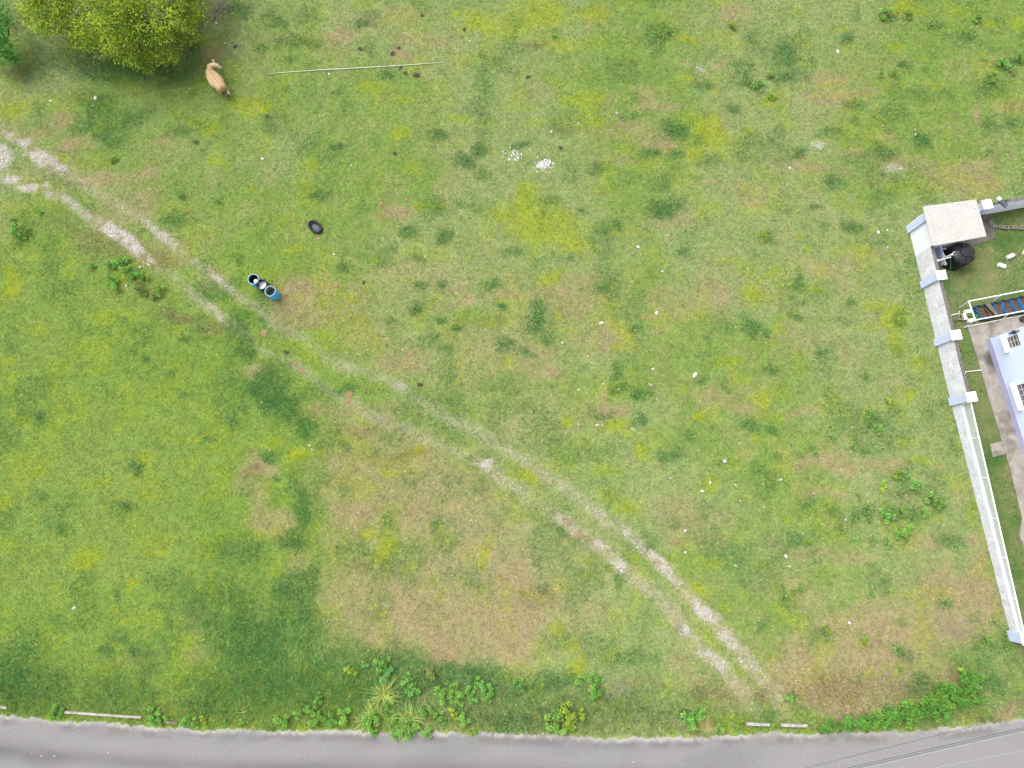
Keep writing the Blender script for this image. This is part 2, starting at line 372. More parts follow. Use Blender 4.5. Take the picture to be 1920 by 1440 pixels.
T_ = """800 1120 210 110 .65;900 1190 150 55 .55;880 1080 150 80 .55;720 1130 90 60 .65;740 870 130 75 .55;830 940 140 70 .6;670 1000 50 60 .5;1060 1130 80 70 .45;700 620 60 40 .4;720 900 120 90 .6;1000 800 100 60 .35;1100 560 80 40 .4;640 940 28 80 .5;900 700 100 60 .35;110 330 60 40 .5;230 400 60 40 .45;330 470 60 30 .45;400 520 40 26 .4;60 250 40 16 .5;900 1000 120 60 .5;680 1170 50 28 .5;720 1200 50 18 .5;870 1222 80 20 .6;960 1170 70 55 .5;940 1120 60 50 .4;980 1222 40 18 .5;660 1100 50 60 .5;1080 1020 60 50 .4;640 860 40 60 .5;770 530 110 50 .35;1060 560 110 55 .35;700 640 60 40 .35;960 640 90 50 .35;1020 970 40 40 .4;970 1060 40 28 .5;1000 1130 50 60 .5;
1600 1250 160 70 .8;1560 1290 110 50 .9;1700 1180 100 50 .7;1810 1150 60 60 .9;1842 1125 34 60 .95;1500 1262 60 48 .7;1590 1330 60 28 .9;1660 1182 60 40 .6;1750 1112 60 40 .6;1550 1172 60 28 .4;1340 1282 60 24 .6;1280 1252 40 28 .4;1370 1312 40 24 .5;1460 1290 40 30 .4;1900 1330 40 12 .9;
550 562 50 34 .9;585 592 40 28 .7;612 537 18 28 .6;560 612 30 13 .7;470 692 24 18 .6;490 872 28 22 1;470 902 24 24 .5;480 952 18 40 .7;520 962 28 18 .6;500 982 38 22 .6;560 1052 22 28 .5;650 582 38 38 .4;750 682 50 24 .6;770 672 34 18 .6;700 792 50 30 .6;650 772 38 18 .6;600 772 28 18 .6;
740 402 44 13 .8;750 107 18 13 .9;860 532 28 16 .5;882 562 38 14 .7;1092 577 28 18 .7;1110 522 38 9 .5;1130 632 58 28 .5;1132 752 12 24 .8;1160 772 18 9 .7;1000 692 58 18 .6;960 562 28 13 .6;982 612 9 18 .5;960 660 40 24 .4;
1220 172 38 18 .5;1200 252 58 18 .45;1240 202 48 18 .6;1240 267 24 13 .6;1170 292 28 13 .4;640 62 38 13 .6;720 32 58 18 .5;530 72 28 9 .5;800 82 38 18 .4;400 100 18 20 .8;403 125 12 14 .8;310 262 28 11 .5;205 342 58 16 .6;150 272 28 16 .6;270 332 38 14 .5;100 232 40 16 .5;
1540 147 48 16 .6;1620 172 38 13 .5;1560 182 38 22 .5;1480 302 48 22 .5;1870 112 22 12 .6;1890 197 26 12 .9;1830 217 8 18 .9;1660 257 18 12 .6;1600 292 38 11 .6;1680 302 58 18 .6;1780 312 78 22 .6;1800 342 78 18 .6;1540 322 38 13 .5;1420 372 48 18 .4;1400 352 38 12 .6;1320 342 28 8 .6;1345 122 18 9 .8;1290 122 12 8 .9;1370 17 22 11 .6;1370 42 18 11 .6;1640 482 48 12 .5;1640 332 58 18 .4;1570 502 58 18 .5;1480 562 58 38 .3;1510 642 78 28 .4;1695 487 9 9 .8;1260 412 48 18 .5;1250 572 58 38 .4;1340 562 48 28 .45;1240 627 18 9 .7;1230 602 14 8 .6;1080 250 30 14 .3;
1510 772 28 9 .7;1540 872 58 18 .5;1582 882 38 11 .5;1650 882 38 13 .7;1680 867 28 9 .7;1560 927 48 9 .6;1760 882 12 9 .7;1800 932 18 9 .5;1520 1042 58 24 .5;1730 1022 38 13 .7;1610 1052 48 13 .6;1830 1012 18 13 .7;1842 1052 13 24 .9;1450 1022 13 18 .6;1470 1102 58 28 .5;1270 962 48 38 .5;1300 992 58 28 .5;1360 742 58 28 .45;1400 772 38 13 .5;1690 930 30 16 .4;360 1160 30 24 .3;370 1230 26 20 .5;250 1240 40 20 .3"""
B_ = """200 470 55 22 .5;290 490 46 18 .5;330 592 46 13 .7;390 612 28 13 .6;182 442 55 18 .4;120 420 40 16 .3;480 878 16 9 .9;380 35 46 22 1;350 68 26 20 .9;150 15 40 20 .9;30 30 24 24 .7;25 130 30 14 .6;95 52 22 16 .5;1000 92 14 7 .9;1565 1300 70 40 .5;1640 1270 60 24 .4;1700 1290 40 16 .4;1790 1260 24 20 .6;1440 1310 26 16 .5;1200 1285 40 10 .4;540 1010 30 16 .4;1330 1295 40 12 .6;740 850 70 10 .5;680 800 60 10 .4;1840 1345 50 7 .7;1080 1340 190 24 .35;940 1330 60 20 .3;1010 1120 40 20 .4;690 1060 40 10 .3"""
W_ = """10 300 26 20 1;25 332 20 13 1;60 357 28 9 1;96 358 12 16 1;116 312 14 16 1;72 288 24 7 .9;40 266 18 7 .8;88 300 18 8 .8;0 285 18 14 1;1535 272 16 7 .7;1315 120 8 6 .7;1674 310 22 8 .45;1340 705 5 4 .3;743 722 18 6 .55;912 872 14 6 .8"""
# wheel ruts: x y half-width strength
RUTA = """0 240 7 .5;35 266 8 .8;85 300 12 1;125 318 12 .9;150 342 8 .35;200 372 8 .3;240 395 8 .35;265 412 8 .4;320 455 10 .6;360 487 8 .45;410 525 8 .5;450 558 8 .5;482 582 8 .5;520 603 7 .35;560 630 6 .3;620 670 6 .25;700 705 7 .3;742 722 10 .5;800 765 7 .3;900 815 8 .28;985 865 9 .4;1012 884 9 .5;1060 912 10 .4;1120 966 10 .4;1165 992 10 .5;1200 1022 12 .55;1228 1050 14 .95;1260 1085 12 .6;1290 1115 12 .55;1340 1165 14 .9;1380 1215 14 .9;1402 1243 14 .8;1422 1265 12 .5;1450 1295 10 .4;1472 1338 9 .35"""
RUTB = """95 360 10 .7;122 374 9 .55;150 392 9 .65;178 412 10 .8;200 425 11 .95;240 455 13 1;270 484 11 .8;290 500 9 .45;330 530 8 .4;370 558 8 .4;410 592 10 .5;432 606 8 .3;480 650 7 .28;560 690 7 .26;640 745 7 .26;690 775 8 .32;740 800 7 .26;850 842 7 .3;905 872 10 .7;925 888 9 .5;970 920 9 .4;1010 946 9 .4;1060 976 10 .45;1100 1010 10 .4;1130 1032 12 .75;1160 1062 12 .75;1190 1090 11 .6;1230 1118 10 .6;1266 1156 11 .85;1290 1190 10 .45;1320 1222 12 .55;1350 1247 12 .6;1390 1292 10 .4;1424 1340 9 .35"""

def parse(s):
    return [tuple(float(t) for t in e.split()) for e in s.replace('\n', '').split(';') if e.strip()]

# inner, finely divided grid that carries the patches
GX0, GX1, GY0, GY1, GS = -33.0, 33.0, -13.5, 33.0, 0.12
gx = np.arange(GX0, GX1 + 1e-6, GS); gy = np.arange(GY0, GY1 + 1e-6, GS)
XX, YY = np.meshgrid(gx, gy)
wx = (fbm(XX, YY, 1.6, 11, 4) - 0.5) * 2
wy = (fbm(XX, YY, 1.6, 23, 4) - 0.5) * 2
XW = XX + wx * 1.0; YW = YY + wy * 1.0
FN = fbm(XX, YY, 0.8, 5, 4)

def field(s, extra=1.0):
    wgt = np.zeros_like(XX)
    for (px, py, rx, ry, st) in parse(s):
        c = P(px, py); m = mpp(px, py); ax, ay = rx * m * 1.12 * extra, ry * m * 1.12 * extra
        i0 = max(0, int((c.x - ax * 1.6 - 1.2 - GX0) / GS)); i1 = int((c.x + ax * 1.6 + 1.2 - GX0) / GS) + 1
        j0 = max(0, int((c.y - ay * 1.6 - 1.2 - GY0) / GS)); j1 = int((c.y + ay * 1.6 + 1.2 - GY0) / GS) + 1
        if i1 <= 0 or j1 <= 0: continue
        sl = (slice(j0, j1), slice(i0, i1))
        k = min(1.0, 0.45 + 0.5 * min(ax, ay))       # small patches are warped less
        xs = XX[sl] + wx[sl] * k; ys = YY[sl] + wy[sl] * k
        d = np.sqrt(((xs - c.x) / ax) ** 2 + ((ys - c.y) / ay) ** 2)
        v = st * (1 - sstep(0.3, 1.4, d))
        wgt[sl] = np.maximum(wgt[sl], v) + 0.25 * np.minimum(wgt[sl], v)
    return wgt

def ruts(s):
    pts = parse(s); wgt = np.zeros_like(XX)
    xs = XX + wx * 0.22; ys = YY + wy * 0.22
    for a, b in zip(pts[:-1], pts[1:]):
        A, B = P(a[0], a[1]), P(b[0], b[1]); d = (B - A).to_2d(); L2 = d.length_squared
        t = np.clip(((xs - A.x) * d.x + (ys - A.y) * d.y) / L2, 0, 1)
        ds = np.hypot(xs - A.x - t * d.x, ys - A.y - t * d.y)
        hw = (a[2] + (b[2] - a[2]) * t) * mpp(a[0], a[1])
        wgt = np.maximum(wgt, (a[3] + (b[3] - a[3]) * t) * (1 - sstep(0.5, 1.5, ds / hw)))
    return wgt

wD, wY, wT, wB = field(D_), field(Y_), field(T_), field(B_)
wRut = np.maximum(ruts(RUTA), ruts(RUTB))
rutn = fbm(XX, YY, 0.5, 31, 3); rutb = fbm(XX, YY, 1.3, 37, 3)
def soft(s):
    pts = parse(s); wgt = np.zeros_like(XX)
    xs = XX + wx * 0.25; ys = YY + wy * 0.25
    for a, b in zip(pts[:-1], pts[1:]):
        A, B = P(a[0], a[1]), P(b[0], b[1]); d = (B - A).to_2d()
        t = np.clip(((xs - A.x) * d.x + (ys - A.y) * d.y) / d.length_squared, 0, 1)
        wgt = np.maximum(wgt, 1 - sstep(.10, .62, np.hypot(xs - A.x - t * d.x, ys - A.y - t * d.y)))
    return wgt
wPale = np.maximum(soft(RUTA), soft(RUTB)) * np.clip(.35 + .7 * rutb, 0, .9) * (.3 + .35 * sstep(-15, -9, XX))
wRut = np.clip(wRut * (0.35 + 1.3 * rutb), 0, 1)
wGp = field(W_) * np.clip((rutn - .2) * 3.2, 0, 1.3)
wG = wRut ** 1.8 * np.clip((rutn - .28) * 3.0, 0, 1.25) * (.35 + 1.1 * rutb)
wG = np.clip(np.maximum(wG, wGp), 0, 1)
nA = fbm(XX, YY, 7.0, 41, 4); nB = fbm(XX, YY, 1.7, 53, 4); nC = fbm(XX, YY, 0.55, 61, 3)
left0 = (1 - sstep(-13, -6, XX + (YY - 8) * .15)) * (1 - sstep(13, 19, YY))
wT = np.clip(wT * (0.45 + 1.1 * nB) + (0.22 * sstep(0.56, 0.72, nB) + 0.15 * sstep(.55, .75, nC)) * (1 - .75 * left0), 0, 1)
wD = np.clip(wD * (0.6 + 0.8 * nB) + 0.30 * sstep(0.58, 0.72, 1 - nB), 0, 1)
wY = np.clip(wY * (0.5 + 1.0 * nB) + 0.35 * sstep(0.56, 0.70, fbm(XX, YY, 1.3, 71, 4)), 0, 1)
wB = np.clip(wB * (0.5 + 1.0 * nC), 0, 1)
left = 1 - sstep(-13, -6, XX + 2 * (nA - .5) + (YY - 8) * 0.15)      # the left side of the field is more olive and even
left = left * (1 - sstep(13, 19, YY))

C_MID, C_PALE, C_OLIVE = lin((141, 171, 82)), lin((158, 177, 108)), lin((139, 170, 67))
C_D, C_Y, C_T, C_B, C_G = lin((97, 150, 84)), lin((162, 180, 34)), lin((184, 163, 124)), lin((148, 124, 92)), lin((214, 205, 191))
def mixc(a, b, t):
    return a * (1 - t[..., None]) + b * t[..., None]
base = mixc(mixc(C_MID[None, None], C_PALE[None, None], sstep(.32, .6, nA)), C_OLIVE[None, None], left * 0.75)
gcol = mixc(base, C_T, wT * 0.85)
gcol = mixc(gcol, C_B, wB * 0.8)
gcol = mixc(gcol, C_Y, wY * 0.6)
gcol = mixc(gcol, C_D, wD * 0.85)
C_P = lin((178, 190, 142))
gcol = mixc(gcol, C_P, wPale)
gcol = mixc(gcol, lin((188, 176, 150)), np.clip(wRut * 0.6, 0, .7))
gcol = mixc(gcol, C_G, wG * .8)
nE = fbm(XX, YY, 0.3, 67, 3)
gcol = gcol * (0.74 + 0.3 * nC + 0.22 * nE)[..., None]
GALB = gcol / GAIN

def build_ground():
    def outer(a, sgn):
        r = []; d = 0.5; p = a
        while abs(p) < 900:
            p += sgn * d; d *= 1.35; r.append(p)
        return r
    xs = np.array(outer(GX0, -1)[::-1] + list(gx) + outer(GX1, 1))
    ys = np.array(outer(GY0, -1)[::-1] + list(gy) + outer(GY1, 1))
    X, Y = np.meshgrid(xs, ys)
    ci = np.clip(np.rint((X - GX0) / GS), 0, len(gx) - 1).astype(int)
    cj = np.clip(np.rint((Y - GY0) / GS), 0, len(gy) - 1).astype(int)
    col = GALB[cj, ci]
    o = (X < GX0 - .01) | (X > GX1 + .01) | (Y < GY0 - .01) | (Y > GY1 + .01)
    n = fbm(X, Y, 9, 91, 4)
    far = (C_MID * (1 - n[..., None]) + C_OLIVE * n[..., None]) / GAIN
    col = np.where(o[..., None], far, col)
    V = np.stack([X, Y, np.zeros_like(X)], -1).reshape(-1, 3)
    ny, nx = X.shape
    idx = np.arange(ny * nx).reshape(ny, nx)
    q = np.stack([idx[:-1, :-1], idx[:-1, 1:], idx[1:, 1:], idx[1:, :-1]], -1).reshape(-1, 4)
    me = bpy.data.meshes.new('ground')
    me.vertices.add(len(V)); me.vertices.foreach_set('co', V.astype(np.float32).ravel())
    me.loops.add(q.size); me.loops.foreach_set('vertex_index', q.astype(np.int32).ravel())
    me.polygons.add(len(q)); me.polygons.foreach_set('loop_start', np.arange(0, q.size, 4, dtype=np.int32))
    me.update(calc_edges=True)
    at = me.color_attributes.new('Col', 'FLOAT_COLOR', 'POINT')
    c4 = np.ones((len(V), 4), np.float32); c4[:, :3] = col.reshape(-1, 3)
    at.data.foreach_set('color', c4.ravel())
    me.materials.append(M_GROUND)
    ob = bpy.data.objects.new('ground', me); COL.objects.link(ob)
    ob['kind'] = 'structure'
    return ob
build_ground()

# ------------------------------------------------------------------ road, path, lawn outlines
ROAD_EDGE = [(-160, 1318), (0, 1336), (60, 1343), (130, 1349), (200, 1354), (300, 1362), (380, 1364), (480, 1366), (560, 1367), (640, 1367), (700, 1370), (780, 1371), (880, 1372), (960, 1374),
             (1050, 1378), (1150, 1381), (1240, 1382), (1320, 1378), (1400, 1374), (1460, 1373), (1520, 1373), (1580, 1371), (1650, 1371), (1720, 1368), (1790, 1363), (1860, 1354), (1920, 1345), (2080, 1318)]
edge = [P(a, b) for a, b in ROAD_EDGE]
def edge_y(x):
    return np.interp(x, [p.x for p in edge], [p.y for p in edge])
WALL_A, WALL_B, WALL_C = P(1704, 430), P(1783, 755), P(1895, 1192)
def wall_x(y):
    return np.interp(y, [WALL_C.y, WALL_B.y, WALL_A.y], [WALL_C.x, WALL_B.x, WALL_A.x])

def build_road():
    """asphalt strip with a ragged, gravelly edge; UV-like attribute: distance from the edge"""
    m = bpy.data.materials.new('asphalt'); m.use_nodes = True
    n = m.node_tree.nodes; l = m.node_tree.links; b = n['Principled BSDF']
    b.inputs['Roughness'].default_value = 0.85; b.inputs['Specular IOR Level'].default_value = 0.25
    at = n.new('ShaderNodeAttribute'); at.attribute_name = 'Col'
    tc = n.new('ShaderNodeTexCoord')
    n1 = n.new('ShaderNodeTexNoise'); n1.inputs['Scale'].default_value = 22; n1.inputs['Detail'].default_value = 5; n1.inputs['Roughness'].default_value = 0.8
    l.new(tc.outputs['Object'], n1.inputs['Vector'])
    mr = n.new('ShaderNodeMapRange'); mr.inputs[1].default_value = .3; mr.inputs[2].default_value = .7; mr.inputs[3].default_value = .72; mr.inputs[4].default_value = 1.28
    l.new(n1.outputs['Fac'], mr.inputs[0])
    mx = n.new('ShaderNodeMix'); mx.data_type = 'RGBA'; mx.blend_type = 'MULTIPLY'; mx.inputs[0].default_value = 1
    l.new(at.outputs['Color'], mx.inputs[6]); l.new(mr.outputs[0], mx.inputs[7])
    l.new(mx.outputs[2], b.inputs['Base Color'])
    bp = n.new('ShaderNodeBump'); bp.inputs['Strength'].default_value = .4; bp.inputs['Distance'].default_value = .01
    l.new(n1.outputs['Fac'], bp.inputs['Height']); l.new(bp.outputs[0], b.inputs['Normal'])
    xs = np.concatenate([np.arange(-200, -33, 4.0), np.arange(-33, 33, 0.12), np.arange(33, 201, 4.0)])
    ds = np.concatenate([[0, .05, .11, .18, .26, .36], np.arange(.5, 7.01, .16)])
    ye = edge_y(xs)
    far = np.abs(xs) > 31
    jag = (fbm(xs, xs * 0, .19, 77, 5) - .5) * .42 + (fbm(xs, xs * 0, 2.2, 78, 3) - .5) * .30
    V = np.zeros((len(ds), len(xs), 3)); C = np.zeros((len(ds), len(xs), 3))
    X = np.broadcast_to(xs, (len(ds), len(xs)))
    D = np.broadcast_to(ds[:, None], X.shape)
    V[..., 0] = X; V[..., 1] = ye + jag * np.clip(1 - D / .5, 0, 1) - D; V[..., 2] = .012
    V[0, :, 2] = -.01
    c_as, c_band, c_rim = lin((158, 156, 154)) / GAIN, lin((112, 110, 108)) / GAIN, lin((200, 194, 186)) / GAIN
    n1_ = fbm(X, D, .9, 81, 4); n2_ = fbm(X * .35, D, 1.2, 82, 3)
    c = mixc(np.broadcast_to(c_as, X.shape + (3,)), c_as * .82, sstep(.35, .75, n2_) * .7)
    wear = np.exp(-((D - (1.72 + .012 * (X + 25) + .25 * (n2_ - .5))) / .36) ** 2) * np.clip(.55 + .9 * (n2_ - .3), 0, 1)
    wear = wear * (1 - .75 * sstep(-13, -6, X)) + .7 * sstep(1.0, 2.0, D) * sstep(-14, -8, X) * (1 - sstep(4, 12, X)) * np.clip(.4 + n2_, 0, 1)
    c = mixc(c, c_band, np.clip(wear, 0, 1) * .9)
    c = mixc(c, c_as * 1.12, sstep(10, 18, X) * .6)
    rim = np.clip(1 - (D - .05) / (.22 + .35 * (n1_ - .4)), 0, 1) * np.clip(.4 + 1.2 * (n1_ - .25), 0, 1)
    c = mixc(c, c_rim, np.clip(rim * 1.3, 0, 1))
    c = mixc(c, c_band * .9, sstep(.12, .3, D) * (1 - sstep(.35, .7, D)) * .45 * sstep(.4, .6, n1_))
    ny, nx = X.shape; idx = np.arange(ny * nx).reshape(ny, nx)
    q = np.stack([idx[1:, :-1], idx[1:, 1:], idx[:-1, 1:], idx[:-1, :-1]], -1).reshape(-1, 4)
    me = bpy.data.meshes.new('road'); me.from_pydata(V.reshape(-1, 3).tolist(), [], q.tolist())
    a_ = me.color_attributes.new('Col', 'FLOAT_COLOR', 'POINT')
    c4 = np.ones((ny * nx, 4), np.float32); c4[:, :3] = c.reshape(-1, 3); a_.data.foreach_set('color', c4.ravel())
    me.materials.append(m)
    o = bpy.data.objects.new('road', me); COL.objects.link(o); o['kind'] = 'structure'
build_road()

PATH = [(1813, 613), (1829, 665), (1845, 720), (1860, 770), (1877, 826), (1856, 833), (1861, 857), (1883, 852), (1886, 856), (1903, 922), (1915, 972), (1910, 1002), (1922, 1040), (1960, 1040), (1960, 590), (1912, 594)]
pp = [P(*q) for q in PATH]
mb = MB(); mb.prism([(p.x, p.y) for p in pp[:5] + pp[8:]], -.05, .07)
o = mb.build('path', M_CONC); o['kind'] = 'structure'
mb = MB(); mb.prism([(p.x, p.y) for p in (P(1855, 833), P(1860.5, 857), P(1884, 852), P(1877.5, 827))], -.05, .058)
o = mb.build('paving_slab', M_CONC)
tag(o, 'square pale concrete slab jutting from the house path into the lawn', 'slab')

# ------------------------------------------------------------------ grass (nobody could count it)
def in_poly(x, y, poly):
    r = np.zeros(x.shape, bool); n_ = len(poly)
    for i in range(n_):
        x0, y0 = poly[i][0], poly[i][1]; x1, y1 = poly[(i + 1) % n_][0], poly[(i + 1) % n_][1]
        c = ((y0 > y) != (y1 > y)) & (x < (x1 - x0) * (y - y0) / (y1 - y0 + 1e-12) + x0)
        r ^= c
    return r

def sample(fld, x, y):
    i = np.clip(np.rint((x - GX0) / GS).astype(int), 0, len(gx) - 1)
    j = np.clip(np.rint((y - GY0) / GS).astype(int), 0, len(gy) - 1)
    return fld[j, i]

def tri_mesh(name, V, Cc, m, kind='stuff'):
    n_ = len(V) // 3
    me = bpy.data.meshes.new(name)
    me.vertices.add(len(V)); me.vertices.foreach_set('co', V.astype(np.float32).ravel())
    me.loops.add(len(V)); me.loops.foreach_set('vertex_index', np.arange(len(V), dtype=np.int32))
    me.polygons.add(n_); me.polygons.foreach_set('loop_start', np.arange(0, len(V), 3, dtype=np.int32))
    me.update(calc_edges=True)
    at = me.color_attributes.new('Col', 'FLOAT_COLOR', 'POINT')
    c4 = np.ones((len(V), 4), np.float32); c4[:, :3] = np.repeat(Cc, 3, 0)
    at.data.foreach_set('color', c4.ravel())
    me.materials.append(m)
    o = bpy.data.objects.new(name, me); COL.objects.link(o)
    if kind: o['kind'] = kind
    return o

def blades(x, y, az, L, wd, lift, col):
    n_ = len(x)
    dx, dy = np.cos(az), np.sin(az)
    V = np.zeros((n_, 3, 3))
    V[:, 0, 0] = x - dy * wd; V[:, 0, 1] = y + dx * wd; V[:, 0, 2] = .004
    V[:, 1, 0] = x + dy * wd; V[:, 1, 1] = y - dx * wd; V[:, 1, 2] = .004
    V[:, 2, 0] = x + dx * L * np.cos(lift); V[:, 2, 1] = y + dy * L * np.cos(lift); V[:, 2, 2] = .004 + L * np.sin(lift)
    return V.reshape(-1, 3)

YARD = [(p.x, p.y) for p in (WALL_A, WALL_B, WALL_C)] + [(26, -8), (40, -8), (40, 17.6), P(1920, 389).to_2d()[:], P(1840, 404).to_2d()[:]]
def visible(x, y, margin=2.0):
    depth = H * CT + y * ST
    return (np.abs(x) < depth * .6967 + margin) & (y < (31.5 + margin)) & (y > -12.6 - margin)

def build_grass(N=1600000):
    x = rng.uniform(-32.5, 32.5, N); y = rng.uniform(-12.5, 32.6, N)
    ok = visible(x, y, 1.5) & (y > edge_y(x) + .02 + (fbm(x, x * 0, .5, 79, 3) - .5) * .35)
    ok &= ~in_poly(x, y, YARD)
    g = sample(wG, x, y)
    ok &= rng.random(N) > g * 1.05
    x, y, g = x[ok], y[ok], g[ok]; n_ = len(x)
    d, yl, t, b = sample(wD, x, y), sample(wY, x, y), sample(wT, x, y), sample(wB, x, y)
    rt = sample(wRut, x, y)
    bc = sample(base, x, y)
    u = rng.random(n_)
    col = bc.copy()
    dry = lin((194, 176, 136)); brn = lin((162, 136, 102)); yel = lin((182, 196, 24)); yel2 = lin((205, 190, 10)); deep = lin((86, 142, 66)); brt = lin((128, 178, 78))
    k1 = fbm(x, y, .22, 201, 3) - .5; k2 = fbm(x, y, .17, 202, 3) - .5; k3 = fbm(x, y, .30, 203, 3) - .5
    lf = sample(left, x, y); ps = sample(wPale, x, y)
    pt = np.clip(.10 - .05 * lf + .25 * ps + .68 * t - .12 * d + .5 * rt + k1 * (.8 - .35 * lf), 0, .9); pb = np.clip(.02 + .5 * b + .12 * t + k3 * .3, 0, .6); py = np.clip(.04 + .85 * yl + k2 * (.25 + .9 * yl), 0, .9); pd = np.clip(.10 + .66 * d - .25 * t - .3 * ps + k3 * .8, 0, .9)
    r1 = rng.random(n_)
    col = np.where((r1 < .2)[:, None], brt, col)
    m_ = rng.random(n_) < pt; col[m_] = dry
    m_ = rng.random(n_) < pb; col[m_] = brn
    m_ = rng.random(n_) < py; col[m_] = yel
    m_ = (rng.random(n_) < py * .12); col[m_] = yel2
    m_ = rng.random(n_) < pd; col[m_] = deep
    # mild pull to the local patch colour, then blade to blade variation
    loc = sample(gcol, x, y)
    col = col * .7 + loc * .3
    col = col * (np.clip(rng.normal(1.0, .24, n_) * (1 + .8 * (fbm(x, y, .13, 204, 2) - .5)), .4, 1.8))[:, None]
    col[:, 0] *= rng.normal(1, .05, n_); col[:, 2] *= np.clip(rng.normal(1, .12, n_), .5, 1.6)
    col /= GAIN
    # longer grass on the verge and in the lush patches
    verge = np.clip(1 - (y - edge_y(x)) / 3.2, 0, 1)
    tall = np.clip(d * .75 + .4 * b + .55 * verge * (1 - t * .3), 0, 1)
    L = rng.uniform(.055, .13, n_) * (1 + 1.7 * tall)
    wd = rng.uniform(.008, .017, n_) * (1 + .35 * tall)
    lift = rng.uniform(.1, .75, n_) + .25 * tall
    az = rng.uniform(0, 2 * math.pi, n_)
    o = tri_mesh('field_grass', blades(x, y, az, L, wd, lift, col), col, M_GRASS)
    o['label'] = 'patchy green and yellowing pasture grass over the open field'
build_grass()

def build_lawn(N=130000):
    x = rng.uniform(22, 33, N); y = rng.uniform(-9, 18, N)
    ok = visible(x, y, 1.5) & in_poly(x, y, YARD) & ~in_poly(x, y, [(p.x, p.y) for p in pp]) & (x > wall_x(y) + .24)
    x, y = x[ok], y[ok]; n_ = len(x)
    nn = fbm(x, y, 1.1, 131, 4); n2 = fbm(x, y, 3.0, 132, 3)
    c = mixc(np.broadcast_to(lin((108, 142, 66)), (n_, 3)), lin((164, 160, 108)), np.clip(1.1 * sstep(.45, .68, nn), 0, 1))
    c = mixc(c, lin((78, 124, 48)), sstep(.5, .68, 1 - nn) * .8)
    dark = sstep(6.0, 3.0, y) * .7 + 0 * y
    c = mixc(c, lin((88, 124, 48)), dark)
    c = c * np.clip(rng.normal(1, .16, n_), .5, 1.6)[:, None] / GAIN
    o = tri_mesh('lawn_grass', blades(x, y, rng.uniform(0, 6.283, n_), rng.uniform(.05, .11, n_), rng.uniform(.010, .018, n_), rng.uniform(.1, .8, n_), c), c, M_GRASS)
    o['label'] = 'short mown lawn grass inside the walled yard'
build_lawn()

M_LAWN = mat('lawn_turf', alb(112, 142, 72), alb(152, 152, 100), 1.1, 0.95, 0.3, 40, c3=alb(84, 124, 52), s3=0.5, lo3=0.5, hi3=0.66)
mb = MB(); mb.prism(YARD, -.06, .008)
o = mb.build('lawn', M_LAWN); o['kind'] = 'structure'

# ------------------------------------------------------------------ boundary wall of the yard
def along(A, B):
    d = (B - A).to_2d(); L = d.length; d = d / L
    return d, Vector((-d.y, d.x)), L        # direction, left-hand normal, length

def wall_box(mb, A, d, nrm, s0, s1, t0, t1, z0, z1, z0b=None, z1b=None):
    """box along a wall: s along, t across (towards the yard), z up; b-values at s1"""
    z0b = z0 if z0b is None else z0b; z1b = z1 if z1b is None else z1b
    q = lambda s, t, z: (A.x + d.x * s + nrm.x * t, A.y + d.y * s + nrm.y * t, z)
    vs = [q(s0, t0, z0), q(s1, t0, z0b), q(s1, t1, z0b), q(s0, t1, z0), q(s0, t0, z1), q(s1, t0, z1b), q(s1, t1, z1b), q(s0, t1, z1)]
    mb.add(vs, [(3, 2, 1, 0), (4, 5, 6, 7), (0, 1, 5, 4), (1, 2, 6, 5), (2, 3, 7, 6), (3, 0, 4, 7)])

dN, nN, LN = along(WALL_A, WALL_B)
dS, nS, LS = along(WALL_B, WALL_C)
wall = thing('boundary_wall', WALL_A, 'long whitewashed concrete boundary wall with four lavender piers along the field', 'wall')
pier_s = [0.02, 3.27, 6.56, 9.86]
def pier(parent, A, d, nrm, s, zt, half=.21, cap=True):
    mb = MB(); wall_box(mb, A, d, nrm, s - half, s + half, -.12, .30, -.05, zt)
    p = bevel(mb.build('pier', M_LAV, parent), .012)
    if cap:
        mb = MB(); wall_box(mb, A, d, nrm, s - half - .05, s + half + .05, -.17, .35, zt, zt + .09)
        c = A + (d * s).to_3d() + (nrm * .09).to_3d()
        q = [A + (d * (s + a * (half + .04)) + nrm * (.09 + b * (half + .04))).to_3d() for a, b in ((-1, -1), (1, -1), (1, 1), (-1, 1))]
        z = zt + .088
        mb.add([(v.x, v.y, z) for v in q] + [(c.x, c.y, z + .12)], [(0, 1, 4), (1, 2, 4), (2, 3, 4), (3, 0, 4)])
        bevel(mb.build('pier_cap', M_WHITE, p, base=parent['_base']), .01)
    return p
segs = [(.23, 3.06, 1.5), (3.48, 6.35, 1.5), (6.77, 9.65, 1.5)]
for i, (a, b, h) in enumerate(segs):
    if i == 0:
        mb = MB(); wall_box(mb, WALL_A, dN, nN, a, 1.58, 0, .15, -.05, 1.9)
        o = mb.build('wall_panel', mat('fresh_white_wall', (.54, .56, .585), (.51, .53, .55), 1.2, .75, .1, 30), wall)
        o['label'] = 'cleaner white wall section beside the shed'
        a = 1.583
    mb = MB(); wall_box(mb, WALL_A, dN, nN, a, b, 0, .15, -.05, h); mb.build('wall_panel', M_WALLP, wall)
    mb = MB(); wall_box(mb, WALL_A, dN, nN, a, b, .004, .17, h, h + .03); mb.build('coping', M_COPE, wall)
pier(wall, WALL_A, dN, nN, pier_s[0], 2.06, cap=False)
for s in pier_s[1:]:
    pier(wall, WALL_A, dN, nN, s, 1.62)
mb = MB(); wall_box(mb, WALL_B, dS, nS, .17, LS - .28, 0, .15, -.05, .74, -.05, .62); mb.build('wall_panel', M_WALLP, wall)['label'] = 'low whitewashed wall below the mesh fence'
mb = MB(); wall_box(mb, WALL_B, dS, nS, .17, LS - .28, .01, .16, .74, .765, .62, .645); mb.build('coping', M_WALLP, wall)
